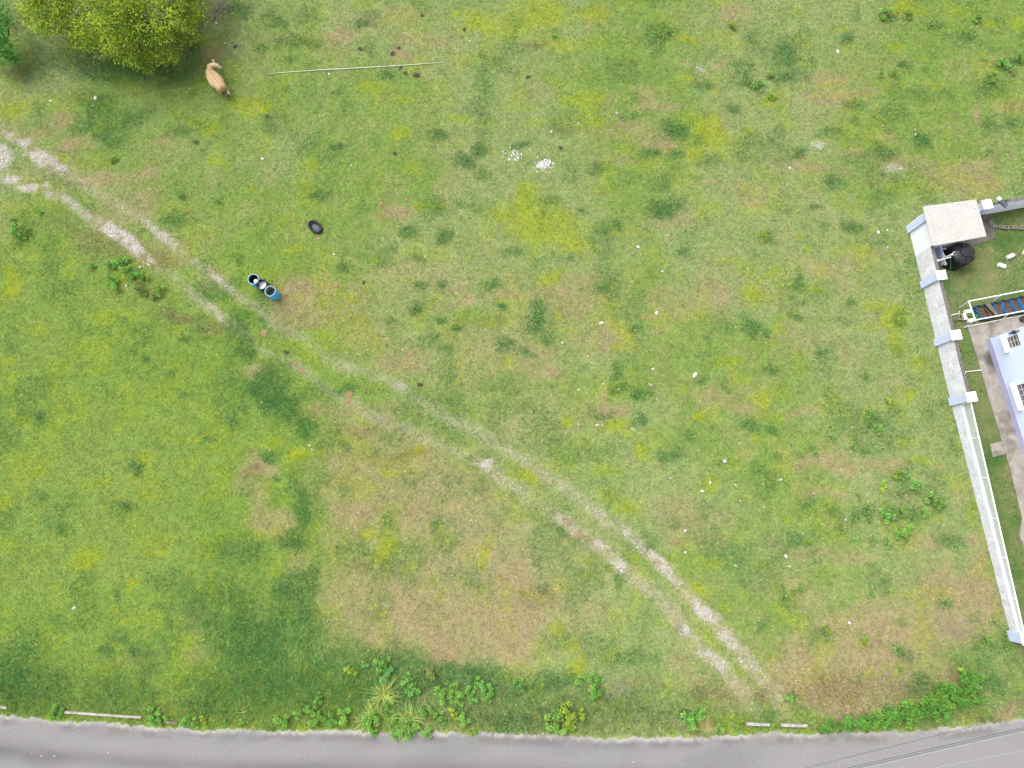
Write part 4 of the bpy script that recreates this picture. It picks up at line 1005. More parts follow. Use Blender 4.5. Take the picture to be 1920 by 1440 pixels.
# ------------------------------------------------------------------ stones, rubble, dung
def rock_mesh(name, r, m, flat=.6, seed=0, rough_=.25, sub=2):
    bm = bmesh.new(); bmesh.ops.create_icosphere(bm, subdivisions=sub, radius=1)
    rr = random.Random(seed)
    ds = [Vector((rr.uniform(-1, 1), rr.uniform(-1, 1), rr.uniform(-1, 1))).normalized() for _ in range(9)]; am = [rr.uniform(-rough_, rough_) for _ in ds]
    for v in bm.verts:
        n_ = v.co.normalized(); k = 1 + sum(a * max(0, n_.dot(d)) ** 3 for a, d in zip(am, ds))
        v.co = n_ * k * r; v.co.z *= flat
        v.co.z = max(v.co.z, -r * flat * .35)
    me = bpy.data.meshes.new(name); bm.to_mesh(me); bm.free(); me.materials.append(m); return me
STN = [rock_mesh('stone', 1, M_STONE, .65, s, .35, 1) for s in range(6)]
big = [(1571, 97, 7, 'white stone below a round dark green tuft in the upper right'), (1655, 236, 5, 'upper of two pale stones on the dry grass right of the big tree side'), (1481, 315, 6, 'flat pale stone alone on the dry grass above the yard corner'),
       (1196, 463, 5.5, 'pale grey stone on pale grass above and right of centre'), (1242, 509, 5, 'small round white stone beside the top right of the bare lot'), (1231, 587, 7, 'pale grey stone among dry twigs right of the lot'),
       (1128, 606, 8, 'pale lumpy stone among the tan patch at upper right of the lot'), (1055, 643, 6, 'pale stone left of a dark tuft inside the lot'), (1224, 692, 6, 'round grey stone right of a long dark patch'), (1303, 703, 9, 'largest white stone alone in the grass right of centre'),
       (1120, 797, 6, 'white stone above the yellow patch near centre'), (1359, 865, 8, 'pair-like lumpy white stone on grass right of the ruts'), (1332, 905, 5, 'small white stone just above the grey lump right of the ruts'), (1317, 921, 7, 'grey and white lump below the small white stone'),
       (1285, 995, 8, 'long white stone right of the upper wheel rut'), (1285, 1036, 5, 'small white stone below the long one by the upper rut'), (1380, 1061, 4.5, 'thin upright white stone far right of the ruts'), (1593, 1168, 6, 'bright white stone on the dry grass at lower right'),
       (1474, 1043, 7, 'pale stone on the grass well left of the mesh fence'), (1627, 927, 5, 'white stone beside leafy weeds left of the mesh fence'), (1465, 899, 6, 'cluster-like pale stone left of the weedy patch'), (1647, 436, 6, 'larger white stone left of the yard corner pier'),
       (1664, 432, 5, 'smaller white stone next to the one left of the corner pier'), (406, 43, 5, 'white stone at the right side of the big tree'), (422, 81, 4.5, 'white stone above the cow'), (356, 166, 4, 'right one of two white stones left of the cow'),
       (351, 173, 3.5, 'left one of two white stones left of the cow'), (492, 298, 4.5, 'white stone on the green above the tub'), (659, 310, 4.5, 'white stone in the green below the long pipe'), (617, 139, 4.5, 'white stone just below the long thin pipe'),
       (179, 184, 7, 'sandy pale lump in the dark grass below the big tree'), (139, 1140, 8, 'tan flat stone in the grass at lower left'), (95, 189, 6, 'pale lump at the edge of the dark grass at left'), (1034, 247, 4.5, 'white stone left of three above the rubble'),
       (1085, 231, 4, 'white stone lying highest above the white rubble'), (1156, 212, 4.5, 'white stone on pale grass right of the rubble'), (1717, 252, 4.5, 'pale stone beside a dark green tuft in the upper right'), (237, 536, 6, 'grey stone among the leafy weeds left of the track'),
       (262, 501, 6, 'pale pink stone at the left rut beside leafy weeds')]
for i, (px, py, r, lb) in enumerate(big):
    me = STN[i % 6]; o = bpy.data.objects.new('stone', me); COL.objects.link(o); rr = r * mpp(px, py) * .54
    o.location = P(px, py, rr * .2); o.scale = (rr * random.uniform(.9, 1.3), rr * random.uniform(.7, .95), rr); o.rotation_euler = (0, 0, random.uniform(0, 6.28))
    tag(o, lb, 'stone', 'loose pale stones in the field')
small = """598 326 2;1071 243 3;1210 635 4;1379 614 4;1142 674 4;1261 961 3;1604 1174 3;1481 1062 4;1634 917 4;1598 801 4;1664 463 4;1708 551 3;1695 550 3;1769 985 3;1645 1022 3;814 905 4;800 905 3;760 884 4;800 915 4;1770 1156 3;308 601 3;262 661 3;46 383 4;380 1200 3;548 68 3;528 23 3;759 62 3;801 70 3;881 77 4;525 124 4;545 157 3;573 158 3;577 243 2;501 259 2;490 355 3;731 341 2;1047 119 3;1078 305 3;1045 215 3;1043 259 3;1091 250 3;1605 1211 3;1607 1218 3;1631 200 3;1645 220 3;1780 239 4;1716 243 4;1658 242 3;1860 253 4;1749 343 3;1904 353 4;1640 367 3;1710 390 3;1642 398 3;1635 412 3;1628 414 3;1665 465 3;1680 477 3;1699 509 3;1707 515 3;1715 530 3;1690 560 3;1712 557 4;1355 460 3;1365 468 3;1386 472 3;1412 520 3;1403 503 3;1402 472 2;1392 536 2;1406 421 3;1345 577 3;1373 550 3;1332 468 3;1304 462 4;1266 461 3;1200 900 3;1257 897 5;1253 964 3;1311 845 3;1312 752 3;1232 749 3;1200 753 3;1217 720 4;1220 722 5;1052 690 4;1081 690 4;1110 690 4;1102 668 4;1037 632 3;1342 848 3;1362 860 4;1388 939 4;1379 909 5;1386 831 3;1433 951 5;1431 908 4;1460 900 5;1525 925 3;1519 973 4;1542 982 3;1505 1000 3;1565 1120 4;1476 1062 4;1586 975 4;1600 1100 3;1430 1120 3;1433 1123 3;1270 1330 4;1404 1226 3;1373 1180 4;1386 1190 3;1408 1330 3;1482 1344 4;60 1412 3;78 1417 3;102 1418 3;203 1411 3;375 1423 3;1187 1428 3;570 790 3;580 835 5;585 843 5;491 755 5;500 766 5;512 770 4;506 844 4;893 977 4;882 976 4;757 962 3;710 1061 3;500 870 3;755 656 5;729 657 3;840 490 4;942 622 4;950 618 3;797 481 5;627 477 5;1131 720 5;1160 730 6;1130 797 5;1085 796 5;1085 731 5;1185 803 6;1190 806 5;1232 748 4;1245 766 2;1165 828 3;1200 776 3"""
# cheap stones: joined octahedron-like lumps
V_ = []; C_ = []
def add_lumps(lst):
    octv = np.array([[1, 0, 0], [0, 1, 0], [-1, 0, 0], [0, -1, 0], [0, 0, 1], [.6, .6, .55], [-.6, .6, .5], [-.6, -.6, .55], [.6, -.6, .5]], float)
    octf = [(0, 5, 8), (1, 6, 5), (2, 7, 6), (3, 8, 7), (4, 8, 5), (4, 5, 6), (4, 6, 7), (4, 7, 8), (0, 1, 5), (1, 2, 6), (2, 3, 7), (3, 0, 8)]
    for (x, y, r, c) in lst:
        k = octv * rng.uniform(.65, 1.25, octv.shape) * r; a = rng.uniform(0, 6.28)
        ca, sa = math.cos(a), math.sin(a)
        q = np.stack([k[:, 0] * ca - k[:, 1] * sa + x, k[:, 0] * sa + k[:, 1] * ca + y, k[:, 2] * .7 + .004], -1)
        for f in octf:
            V_.append(q[list(f)]); C_.append(c)
def stone_col():
    t = rng.random()
    return (lin((236, 231, 222)) * (1 - t) + lin((196, 182, 164)) * t) / GAIN * rng.uniform(.85, 1.15)
lst = []
for e in parse(small):
    p = P(e[0], e[1]); lst.append((p.x, p.y, e[2] * .029 * .5, stone_col()))
add_lumps(lst)
M_LUMP = vmat('pale_lumps', .9, .2, 30, .15)
o = tri_mesh('scattered_pebbles', np.concatenate(V_), np.array(C_), M_LUMP); o['label'] = 'small white pebbles scattered through the grass'
# gravel showing in the wheel ruts
V_, C_ = [], []
lst = []
cand = rng.uniform([GX0, GY0], [GX1, GY1], (900000, 2))
gv = sample(wG, cand[:, 0], cand[:, 1])
keep = (gv > .22) & (rng.random(len(cand)) < (gv - .15) * 1.1) & visible(cand[:, 0], cand[:, 1], 1.0) & (cand[:, 1] > edge_y(cand[:, 0]))
for (x, y) in cand[keep][:16000]:
    t = rng.random(); c = (lin((238, 234, 228)) * t + lin((182, 170, 155)) * (1 - t)) / GAIN
    lst.append((x, y, rng.uniform(.012, .05) * (1 if rng.random() < .9 else 1.5), c))
add_lumps(lst)
o = tri_mesh('track_gravel', np.concatenate(V_), np.array(C_), M_LUMP); o['label'] = 'crushed white gravel showing in the two wheel ruts'
# two rubble heaps
for (cx, cy, rx, ry, n_, lb) in ((965, 292, 15, 17, 90, 'loose scatter of white rubble, the left of two heaps on the grass'), (1018, 309, 15, 10, 230, 'denser white rubble heap, the right of two on the grass')):
    V_, C_ = [], []; lst = []
    for k in range(n_):
        g = rng.normal(0, .55, 2); g[0] += 0; sk = -.35 * g[1] if cx < 1000 else .45 * g[0]
        p = P(cx + g[0] * rx - (0 if cx > 1000 else sk * 6), cy + g[1] * ry - (sk * ry * .6 if cx > 1000 else 0))
        lst.append((p.x, p.y, rng.uniform(.018, .06), (lin((244, 243, 240)) * rng.uniform(.8, 1.1)) / GAIN * 1.0))
    add_lumps(lst)
    o = tri_mesh('rubble_heap', np.concatenate(V_), np.array(C_), M_LUMP, None); tag(o, lb, 'rubble', 'white rubble heaps'); o['kind'] = 'stuff'

def pat(px, py, r, m, lb, grp, k):
    me = rock_mesh('dung_pat', 1, m, .22, 100 + k, .45); o = bpy.data.objects.new('dung_pat', me); COL.objects.link(o)
    rr = r * mpp(px, py) * .62; o.location = P(px, py, .012); o.scale = (rr * 1.15, rr * .9, rr); o.rotation_euler = (0, 0, k * 1.3); tag(o, lb, 'dung', grp)
dark = [(747, 91, 7, 'upper of two dark pats on the tan patch above the long pipe'), (736, 101, 8, 'lower of two dark pats on the tan patch above the long pipe'), (676, 92, 8, 'dark pat left of the tan patch above the long pipe'), (752, 127, 6, 'dark pat touching the underside of the long pipe'),
        (761, 137, 6, 'left of two small dark pats just below the long pipe'), (779, 141, 7, 'right of two small dark pats just below the long pipe'), (871, 55, 7, 'dark pat near the yellow patch at the top'), (791, 29, 6, 'reddish dark pat nearest the top edge of the picture'),
        (501, 218, 6, 'round dark pat below the left end of the pipe'), (740, 288, 6, 'dark pat in green grass left of the white rubble'), (990, 145, 7, 'dark pat on pale grass above the rubble heaps'), (1052, 278, 7, 'dark pat just right above the rubble heaps'),
        (788, 721, 8, 'dark brown pat right of the pale strip of the track'), (682, 530, 6, 'small dark pat right of the drums'), (537, 660, 7, 'brown pat on the dry strip below the drums'), (441, 87, 6, 'dark pat above the cow')]
for k, e in enumerate(dark): pat(e[0], e[1], e[2], M_DUNG, e[3], 'dark dung pats', k)
dry = [(494, 626, 12, 'large crumbled tan pat on the track below the drums'), (553, 682, 9, 'upper of two tan pats left of the lot'), (565, 694, 9, 'lower of two tan pats left of the lot'), (654, 740, 11, 'ragged tan pat on the track inside the lot'), (651, 754, 8, 'round orange tan pat below the ragged one'),
       (1068, 980, 8, 'tan pat on the lower wheel rut, upper of two'), (1080, 1005, 9, 'tan pat on the lower wheel rut, lower of two'), (630, 534, 9, 'reddish brown pat at the left side of the lot'), (621, 550, 5, 'small reddish pat below the reddish brown one'), (643, 588, 7, 'pinkish pat left in the lot below the reddish ones'),
       (597, 448, 6, 'reddish tan pat below the black tub'), (715, 382, 7, 'left of two tan pats above the lot'), (763, 374, 8, 'right of two tan pats above the lot'), (1268, 1015, 9, 'flat reddish pat right of the upper rut'), (1206, 596, 7, 'pink tan pat beside dry twigs right of the lot'), (770, 663, 9, 'pale tan pat on dry grass in the lot')]
for k, e in enumerate(dry): pat(e[0], e[1], e[2], M_DRY, e[3], 'dry tan dung pats', 40 + k)

# ------------------------------------------------------------------ plants
def leaf(vs, fs, cs, base, d, up, L, W, col, fold=.25, droop=.35):
    side = d.cross(up).normalized(); m_ = base + d * L * .5 + up * L * .06; tip = base + d * L - up * L * droop
    o = len(vs)
    vs += [base, m_ + side * W * .5 + up * W * fold, tip, m_ - side * W * .5 + up * W * fold]
    fs += [(o, o + 1, o + 2), (o, o + 2, o + 3)]; cs += [col] * 4

def shrub_variant(seed, col, lobes=8, per=26, spread=.38, h=.55, L=.135, W=.058, flat=.5):
    rr = random.Random(seed); vs, fs, cs = [], [], []; st = MB()
    for k in range(lobes):
        a = rr.uniform(0, 6.283); r = spread * (math.sqrt(rr.uniform(.1, 1)) if k else .05); z = h * (1 - flat * (r / spread) ** 2) * rr.uniform(.75, 1.1)
        c = Vector((r * math.cos(a), r * math.sin(a), z))
        st.tube([Vector((0, 0, 0)), c * .5 + Vector((0, 0, .04)), c], [.016, .011, .006], 4, False)
        lc = rr.uniform(.75, 1.25)
        for j in range(per):
            b = 6.283 * j / per * 2.4 + rr.uniform(-.3, .3); el = rr.uniform(-.25, .4)
            d = Vector((math.cos(b) * math.cos(el), math.sin(b) * math.cos(el), math.sin(el)))
            up = Vector((rr.uniform(-.2, .2), rr.uniform(-.2, .2), 1)); up = (up - d * up.dot(d)).normalized()
            cc = np.array(col) * lc * rr.uniform(.75, 1.3); cc = cc * np.array([rr.uniform(.85, 1.2), 1, rr.uniform(.8, 1.2)])
            leaf(vs, fs, cs, c + d * rr.uniform(.0, .06) - Vector((0, 0, rr.uniform(0, .12))), d, up, L * rr.uniform(.6, 1.2), W * rr.uniform(.7, 1.2), cc)
    mb = MB(); mb.v = [tuple(v) for v in vs]; mb.f = fs; mb.c = cs
    return mb.mesh('foliage', M_LEAF), st.mesh('stems', M_BARK)
GB, GY, GO, GT = alb(128, 180, 84, g=1.35), alb(156, 188, 74, g=1.3), alb(150, 168, 98, g=1.6), alb(122, 180, 106, g=1.25)
VAR = {}
for nm, c in (('b', GB), ('y', GY), ('o', GO), ('t', GT), ('h', alb(118, 176, 74, g=1.65))):
    VAR[nm] = [shrub_variant(s * 7 + ord(nm), c, lobes=6 + s * 2) for s in range(3)]
VAR['s'] = [shrub_variant(300 + s, GB, lobes=7, per=7, spread=.5, h=.35, L=.14, W=.06) for s in range(3)]   # sparse weeds
cnt = [0]
def shrub(px, py, dpx, kind, label, group, name='weed_bush', hs=1.0):
    k = cnt[0]; cnt[0] += 1
    fm, sm = VAR[kind][k % 3]
    z = .4
    c = P(px, py); m = mpp(px, py); sc = dpx * m / .76
    # photo position is of the leafy top: move the foot towards the point below the camera
    top = P(px, py, .35 * sc)
    t = thing(name, (top.x, top.y, 0), label, 'bush', group)
    t.scale = (sc * random.uniform(.9, 1.1), sc * random.uniform(.9, 1.1), sc * hs); t.rotation_euler = (0, 0, k * 2.4)
    o = bpy.data.objects.new('foliage', fm); COL.objects.link(o); o.parent = t
    o = bpy.data.objects.new('stems', sm); COL.objects.link(o); o.parent = t
def cluster(s, kind, text, group, name='weed_bush', hs=1.0):
    es = []
    for e in s.split(';'):
        q = e.split(); es.append((float(q[0]), float(q[1]), float(q[2]), q[3] if len(q) > 3 else kind))
    es.sort()
    for i, (x, y, d, k) in enumerate(es):
        lb = text % (ORD[i] if i < len(es) - 1 else 'last') if len(es) > 1 else text % 'only'
        shrub(x, y, d, k, lb, group, name, hs)
cluster("655 1261 22 y;686 1246 15 t;715 1243 26;729 1256 20 t;722 1273 24 t;763 1276 24;777 1292 26;812 1264 26 o;829 1304 30;847 1285 26;858 1315 24;876 1296 24;858 1298 22;888 1312 17;897 1281 18;907 1292 24;915 1306 22;975 1284 22;1088 1279 22;1117 1272 24;1112 1297 28;1124 1296 24",
        'b', '%s leafy bush from the left in the loose band above the roadside', 'leafy bushes above the roadside')
cluster("525 1352 30;560 1338 18;586 1333 22;596 1310 18;592 1352 28;622 1350 26;645 1345 28;692 1358 28;703 1345 22;727 1328 24;738 1352 28;770 1368 30;745 1375 24;795 1338 28;800 1372 22;826 1346 24;848 1340 22 y;868 1350 24;700 1372 20;890 1372 16;950 1370 14",
        'b', '%s green bush from the left in the row along the asphalt', 'bushes along the asphalt, middle')
cluster("1042 1345 34;1060 1333 32 y;1066 1352 30 y;1094 1340 20 y;1035 1366 24;1060 1369 22", 'b', '%s bush from the left in the bright clump right of the middle roadside', 'bright roadside clump')
cluster("1296 1350 30;1312 1336 26;1292 1362 20;1352 1366 18", 'b', '%s bush from the left beside the straw tuft near the kerb gap', 'bushes by the straw tuft')
cluster("103 1330 24;101 1342 18;285 1344 26;300 1352 18;345 1352 20;362 1356 20;378 1350 16 y;455 1354 14;422 1355 10;230 1326 10;497 1310 14 s", 'b', '%s weed from the left along the kerb at the left', 'weeds along the left kerb')
cluster("1550 1363 28;1576 1360 26;1600 1352 34;1622 1358 28;1640 1345 36;1662 1350 32;1676 1338 36;1698 1330 36;1700 1350 30;1722 1336 34;1738 1320 34;1745 1338 32;1755 1308 30;1772 1320 34;1768 1295 30;1790 1300 30;1806 1318 28;1816 1274 32;1806 1262 20 y;1828 1285 28;1836 1270 22;1820 1300 28;1838 1312 22;1770 1345 26",
        'h', '%s bush from the left in the dense roadside hedge at right', 'dense roadside hedge at right', 'hedge_bush', 1.15)
cluster("203 497 16;222 492 26;240 505 24;206 520 24;213 534 24;254 513 22;268 520 16;170 500 14;262 540 26 o;298 544 20;284 552 18 o", 'b', '%s leafy weed from the left in the clump below the track', 'leafy weeds below the track')
cluster("26 428 24;38 440 18;50 434 16;72 397 12;22 412 12", 'b', '%s leafy weed from the left at the left edge of the field', 'leafy weeds at the left edge')
cluster("340 362 18 s;410 377 16 s;335 368 10;212 297 14;365 265 10 o", 'b', '%s small weed from the left above the track', 'small weeds above the track')
cluster("1666 755 18 y;1640 780 22 s;1632 796 22 s;1648 804 18;1563 822 18 s;1600 838 20 s;1606 826 16 s;1530 850 16 s;1624 846 16 s;1560 800 12;1500 852 14 s;1522 838 12 s", 'b', '%s sprawling weed from the left in the upper group by the mesh fence', 'sprawling weeds, upper group')
cluster("1682 888 20 y;1700 893 14;1717 914 24;1660 912 20 y;1690 926 20 s;1752 936 26;1764 946 22;1664 967 28;1690 958 22;1630 952 20 s;1630 970 16 s;1714 972 20 s;1735 960 20;1690 1000 24;1704 990 20;1700 1012 18 s;1600 978 16 s;1604 1012 12;1640 1012 18 s;1662 1012 14 s;1665 1020 14;1515 1016 12 y;1578 990 18 s;1612 930 14 s", 'b', '%s leafy weed from the left in the big group by the mesh fence', 'leafy weeds, big group')
cluster("1752 42 24 s;1662 20 24;1704 24 18 y;1680 135 18;1655 135 16 s;1884 118 22;1862 140 22;1912 105 22;1836 32 18;1850 150 18 s;1900 130 20 s;1846 108 14 s", 'b', '%s weed from the left in the upper right corner of the field', 'weeds in the upper right corner')
cluster("1422 155 26 s;1445 140 14 y;1238 62 24 s;1256 56 20 s;1412 118 16 s;1375 48 14 y;1448 178 14 y;1040 66 10", 'b', '%s sparse weed from the left on the upper middle field', 'sparse weeds on the upper field')
cluster("1690 1222 20 s;1780 1132 22 s;1470 1125 20 s;1548 1182 20 s;1870 1168 20 s;1850 1200 18;1690 1255 18 s;1720 1268 18 s;1480 1310 16;1890 1215 22 s;1620 1200 14 y;1500 1105 12;1635 1115 12;1660 1090 14 s;1580 1130 12 s", 'b', '%s weed from the left on the dry ground at lower right', 'weeds on the dry ground')
shrub(1816, 592, 14, 'b', 'small green plant between the blocks beside the blue bed', None, 'garden_plant')
shrub(1832, 592, 9, 'b', 'small green plant growing in the first section of the blue bed', None, 'garden_plant'); shrub(1838, 578, 7, 'b', 'tiny green plant at the upper edge of the blue bed', None, 'garden_plant')
shrub(1790, 600, 9, 'o', 'tiny weed beside the square hollow block', None, 'garden_plant')

def straw_clump(seed, n_=90, Lm=1.0, col=(.3, .34, .12), fan=6.283, a0=0.0):
    rr = random.Random(seed); vs, fs, cs = [], [], []
    for k in range(n_):
        a = a0 + (rr.uniform(0, 6.283) if fan > 6 else rr.gauss(0, fan * .4)); L = Lm * rr.uniform(.35, 1.15); wv = rr.uniform(.008, .015); b = Vector((rr.gauss(0, .1), rr.gauss(0, .1), 0)); d = Vector((math.cos(a), math.sin(a), 0)); s = Vector((-d.y, d.x, 0))
        cc = np.array(col) * rr.uniform(.65, 1.3); cc = cc * np.array([rr.uniform(.75, 1.25), 1, rr.uniform(.7, 1.3)])
        e0 = rr.uniform(.7, 1.35); o = len(vs); p = b.copy(); el = e0
        for i in range(6):
            w_ = wv * (1 - i / 5.6); vs += [p - s * w_, p + s * w_]; cs += [cc, cc]
            el -= rr.uniform(.22, .62); a += rr.gauss(0, .13); d = Vector((math.cos(a), math.sin(a), 0)); p = p + (d * math.cos(el) + Vector((0, 0, math.sin(el)))) * L / 5
            if p.z < .03: p.z = .03
        for i in range(5):
            fs += [(o + 2 * i, o + 2 * i + 1, o + 2 * i + 3, o + 2 * i + 2)]
    mb = MB(); mb.v = [tuple(v) for v in vs]; mb.f = fs; mb.c = cs; return mb.mesh('blades', M_STRAW)
SG = alb(172, 198, 100, g=2.0); SGs = alb(186, 188, 116, g=2.2)
straws = [(722, 1300, 34, SG, 'largest tall straw-green grass tuft in the roadside bushes'), (702, 1335, 24, SG, 'tall grass tuft left below the largest one'), (770, 1345, 34, SG, 'tall pale grass tuft by the road right of the largest one'), (752, 1362, 26, SG, 'pale grass tuft drooping over the asphalt edge'),
          (792, 1318, 18, SGs, 'small straw coloured tuft right of the largest one'), (680, 1352, 20, SGs, 'straw tuft at the left end of the tall tufts'), (1320, 1366, 28, SGs, 'yellow straw tuft at the road edge near the kerb gap'), (568, 1352, 16, SGs, 'straw tuft beside the left roadside bushes'), (455, 1342, 16, SGs, 'thin straw tuft along the left roadside'), (800, 1360, 20, SGs, 'straw tuft at the right end of the tall tufts')]
for i, (px, py, r, c, lb) in enumerate(straws):
    t = thing('grass_tuft', P(px, py), lb, 'grass tuft', 'tall grass tufts by the road'); Lm = r * mpp(px, py) * 1.5
    o = bpy.data.objects.new('blades', straw_clump(500 + i, (45 + int(r * 2.4)) if r > 22 else 26, Lm, c, 6.283 if r > 30 else 2.6, [0, 2.2, 0, 5.2, .8, 2.6, .7, 2.4, 1.2, .4][i])); COL.objects.link(o); o.parent = t

# tussocks: round darker grass tufts are part of the field grass; dead branches are things
def branch_pile(name, px, py, rpx, n_, seed, label, m=M_TWIG, cat='branches', up=.18, th=.010):
    rr = random.Random(seed); c = P(px, py); t = thing(name, c, label, cat); m_ = mpp(px, py); mb = MB(); mb2 = MB()
    for k in range(n_):
        a = rr.gauss(.6, 1.2); p = c + Vector((rr.gauss(0, rpx * m_ * .35), rr.gauss(0, rpx * m_ * .35), .03)); L = rpx * m_ * rr.uniform(.5, 1.3); pts = [p]
        for i in range(4):
            a += rr.gauss(0, .35); p = p + Vector((math.cos(a), math.sin(a), rr.uniform(-.1, up))) * L / 4; p.z = max(.02, p.z); pts.append(p)
        mb.tube(pts, [th * 1.2, th, th * .8, th * .6, th * .3], 4, False)
        if rr.random() < .7:
            b = a + rr.choice((-1, 1)) * .8; q = pts[2]; mb2.tube([q, q + Vector((math.cos(b), math.sin(b), .15)) * L * .3, q + Vector((math.cos(b), math.sin(b), .1)) * L * .5], [th * .7, th * .5, th * .3], 4, False)
    mb.build('branches', m, t); mb2.build('twigs', m, t)
branch_pile('dead_branches', 1165, 1296, 26, 26, 3, 'pile of dry grey branches right of the roadside bushes')
branch_pile('dead_branches', 1140, 1312, 14, 6, 4, 'few bare twigs left of the dry grey branch pile')
branch_pile('dead_branches', 1700, 1268, 32, 16, 5, 'bare brown branches tangled above the right hedge')
branch_pile('dead_branches', 1800, 1195, 36, 24, 6, 'dry straw coloured twigs on the bare ground by the fence end')
branch_pile('dead_branches', 1650, 1280, 30, 14, 8, 'thin dead twigs on the dry ground left of the brown branches')
branch_pile('dead_bush', 402, 20, 34, 46, 9, 'leafless brown bush at the right side of the big tree', M_TWIG, 'bush', .45, .012)
branch_pile('dead_bush', 352, 70, 20, 22, 10, 'low leafless brown bush under the lower right of the big tree', M_TWIG, 'bush', .4, .012)
branch_pile('dead_bush', 150, 22, 30, 26, 12, 'bare brown undergrowth in the gap of the big tree', M_TWIG, 'bush', .4, .012)

# ------------------------------------------------------------------ trees
def tree(name, lumps, trunk_xy, hgt, cols, label, leafL, nclump, nleaf, name_seed=1):
    rr = random.Random(name_seed); base = Vector((trunk_xy[0], trunk_xy[1], 0))
    t = thing(name, base, label, 'tree'); vs, fs, cs = [], [], []
    tr = MB(); tr.tube([base, base + Vector((.05, .03, .5)), base + Vector((.1, .1, 1.0))], [.2, .16, .13], 8)
    fork = base + Vector((.1, .1, .95))
    lim = MB()
    for (px, py, z, r) in lumps:
        c = P(px, py, z)
        mid = (fork + c) / 2 + Vector((rr.uniform(-.3, .3), rr.uniform(-.3, .3), .2))
        lim.tube([fork, mid - Vector((0, 0, .5)), c - Vector((0, 0, r * .35))], [.075, .05, .02], 6, False)
        nc = int(nclump * (r / 1.2) ** 1.6)
        for k in range(nc):
            u = Vector((rr.gauss(0, 1), rr.gauss(0, 1), rr.gauss(.25, 1))).normalized()
            rad = r * (rr.uniform(.6, 1.2))
            cc = c + Vector((u.x * rad, u.y * rad, u.z * rad * .8))
            if cc.z < .25: continue
            tint = cols[0] * (1 - (q := rr.random())) + cols[1] * q
            tint = tint * rr.uniform(.55, 1.4)
            cs_ = .21 * rr.uniform(.7, 1.25)
            for j in range(nleaf):
                off = Vector((rr.gauss(0, 1), rr.gauss(0, 1), rr.gauss(0, .7))) * cs_ * .62
                d = (off.normalized() + u * .5 + Vector((rr.uniform(-.4, .4), rr.uniform(-.4, .4), rr.uniform(-.2, .3)))).normalized()
                up = Vector((rr.uniform(-.5, .5), rr.uniform(-.5, .5), 1)); up = (up - d * up.dot(d)).normalized()
                lc = tint * rr.uniform(.75, 1.3)
                leaf(vs, fs, cs, cc + off, d, up, leafL * rr.uniform(.7, 1.25), leafL * .5, lc, .15, .2)
    mb = MB(); mb.v = [tuple(v) for v in vs]; mb.f = fs; mb.c = cs
    tk = tr.build('trunk', M_BARK, t, smooth=True); lim.build('limbs', M_BARK, t, smooth=True)
    o = bpy.data.objects.new('crown', mb.mesh('crown', M_TREE, base=base)); COL.objects.link(o); o.parent = t
bigl = [(90, 12, 2.9, 1.15), (128, 38, 2.6, .75), (70, 30, 2.3, .75), (95, 48, 2.0, .6), (172, 62, 2.3, .95), (212, 70, 2.5, 1.15), (255, 78, 2.4, 1.15), (270, 110, 1.5, .55), (308, 82, 1.9, .95), (318, 102, 1.4, .35), (340, 45, 2.0, .75), (362, 12, 2.1, .75), (225, 28, 3.3, 1.35), (285, 30, 3.2, 1.45), (185, 5, 3.0, .9), (110, -25, 3.2, 1.1), (330, -15, 2.8, 1.2), (240, -45, 4.0, 1.9), (150, -75, 3.4, 1.5), (320, -90, 3.4, 1.8), (50, -20, 2.8, .9), (345, 72, 1.0, .3), (362, 66, .8, .25), (150, 82, 1.5, .45)]
tree('broadleaf_tree', bigl, P(262, 62)[:2], 5, (alb(120, 158, 46) * 1.6, alb(178, 194, 58) * 1.8), 'wide low tree with an olive yellow crown at the upper left', .135, 112, 17, 3)
tree('feathery_tree', [(-8, 45, 2.2, .8), (8, 22, 2.3, .55), (16, 92, 1.4, .5), (2, 105, 1.3, .55), (24, 108, 1.1, .3), (-20, 80, 1.8, .9), (-30, 30, 2.4, 1.1)], P(20, 110)[:2], 3, (alb(72, 150, 50) * 1.5, alb(115, 190, 80) * 1.5), 'bright green feathery tree cut by the left edge of the picture', .11, 110, 14, 5)

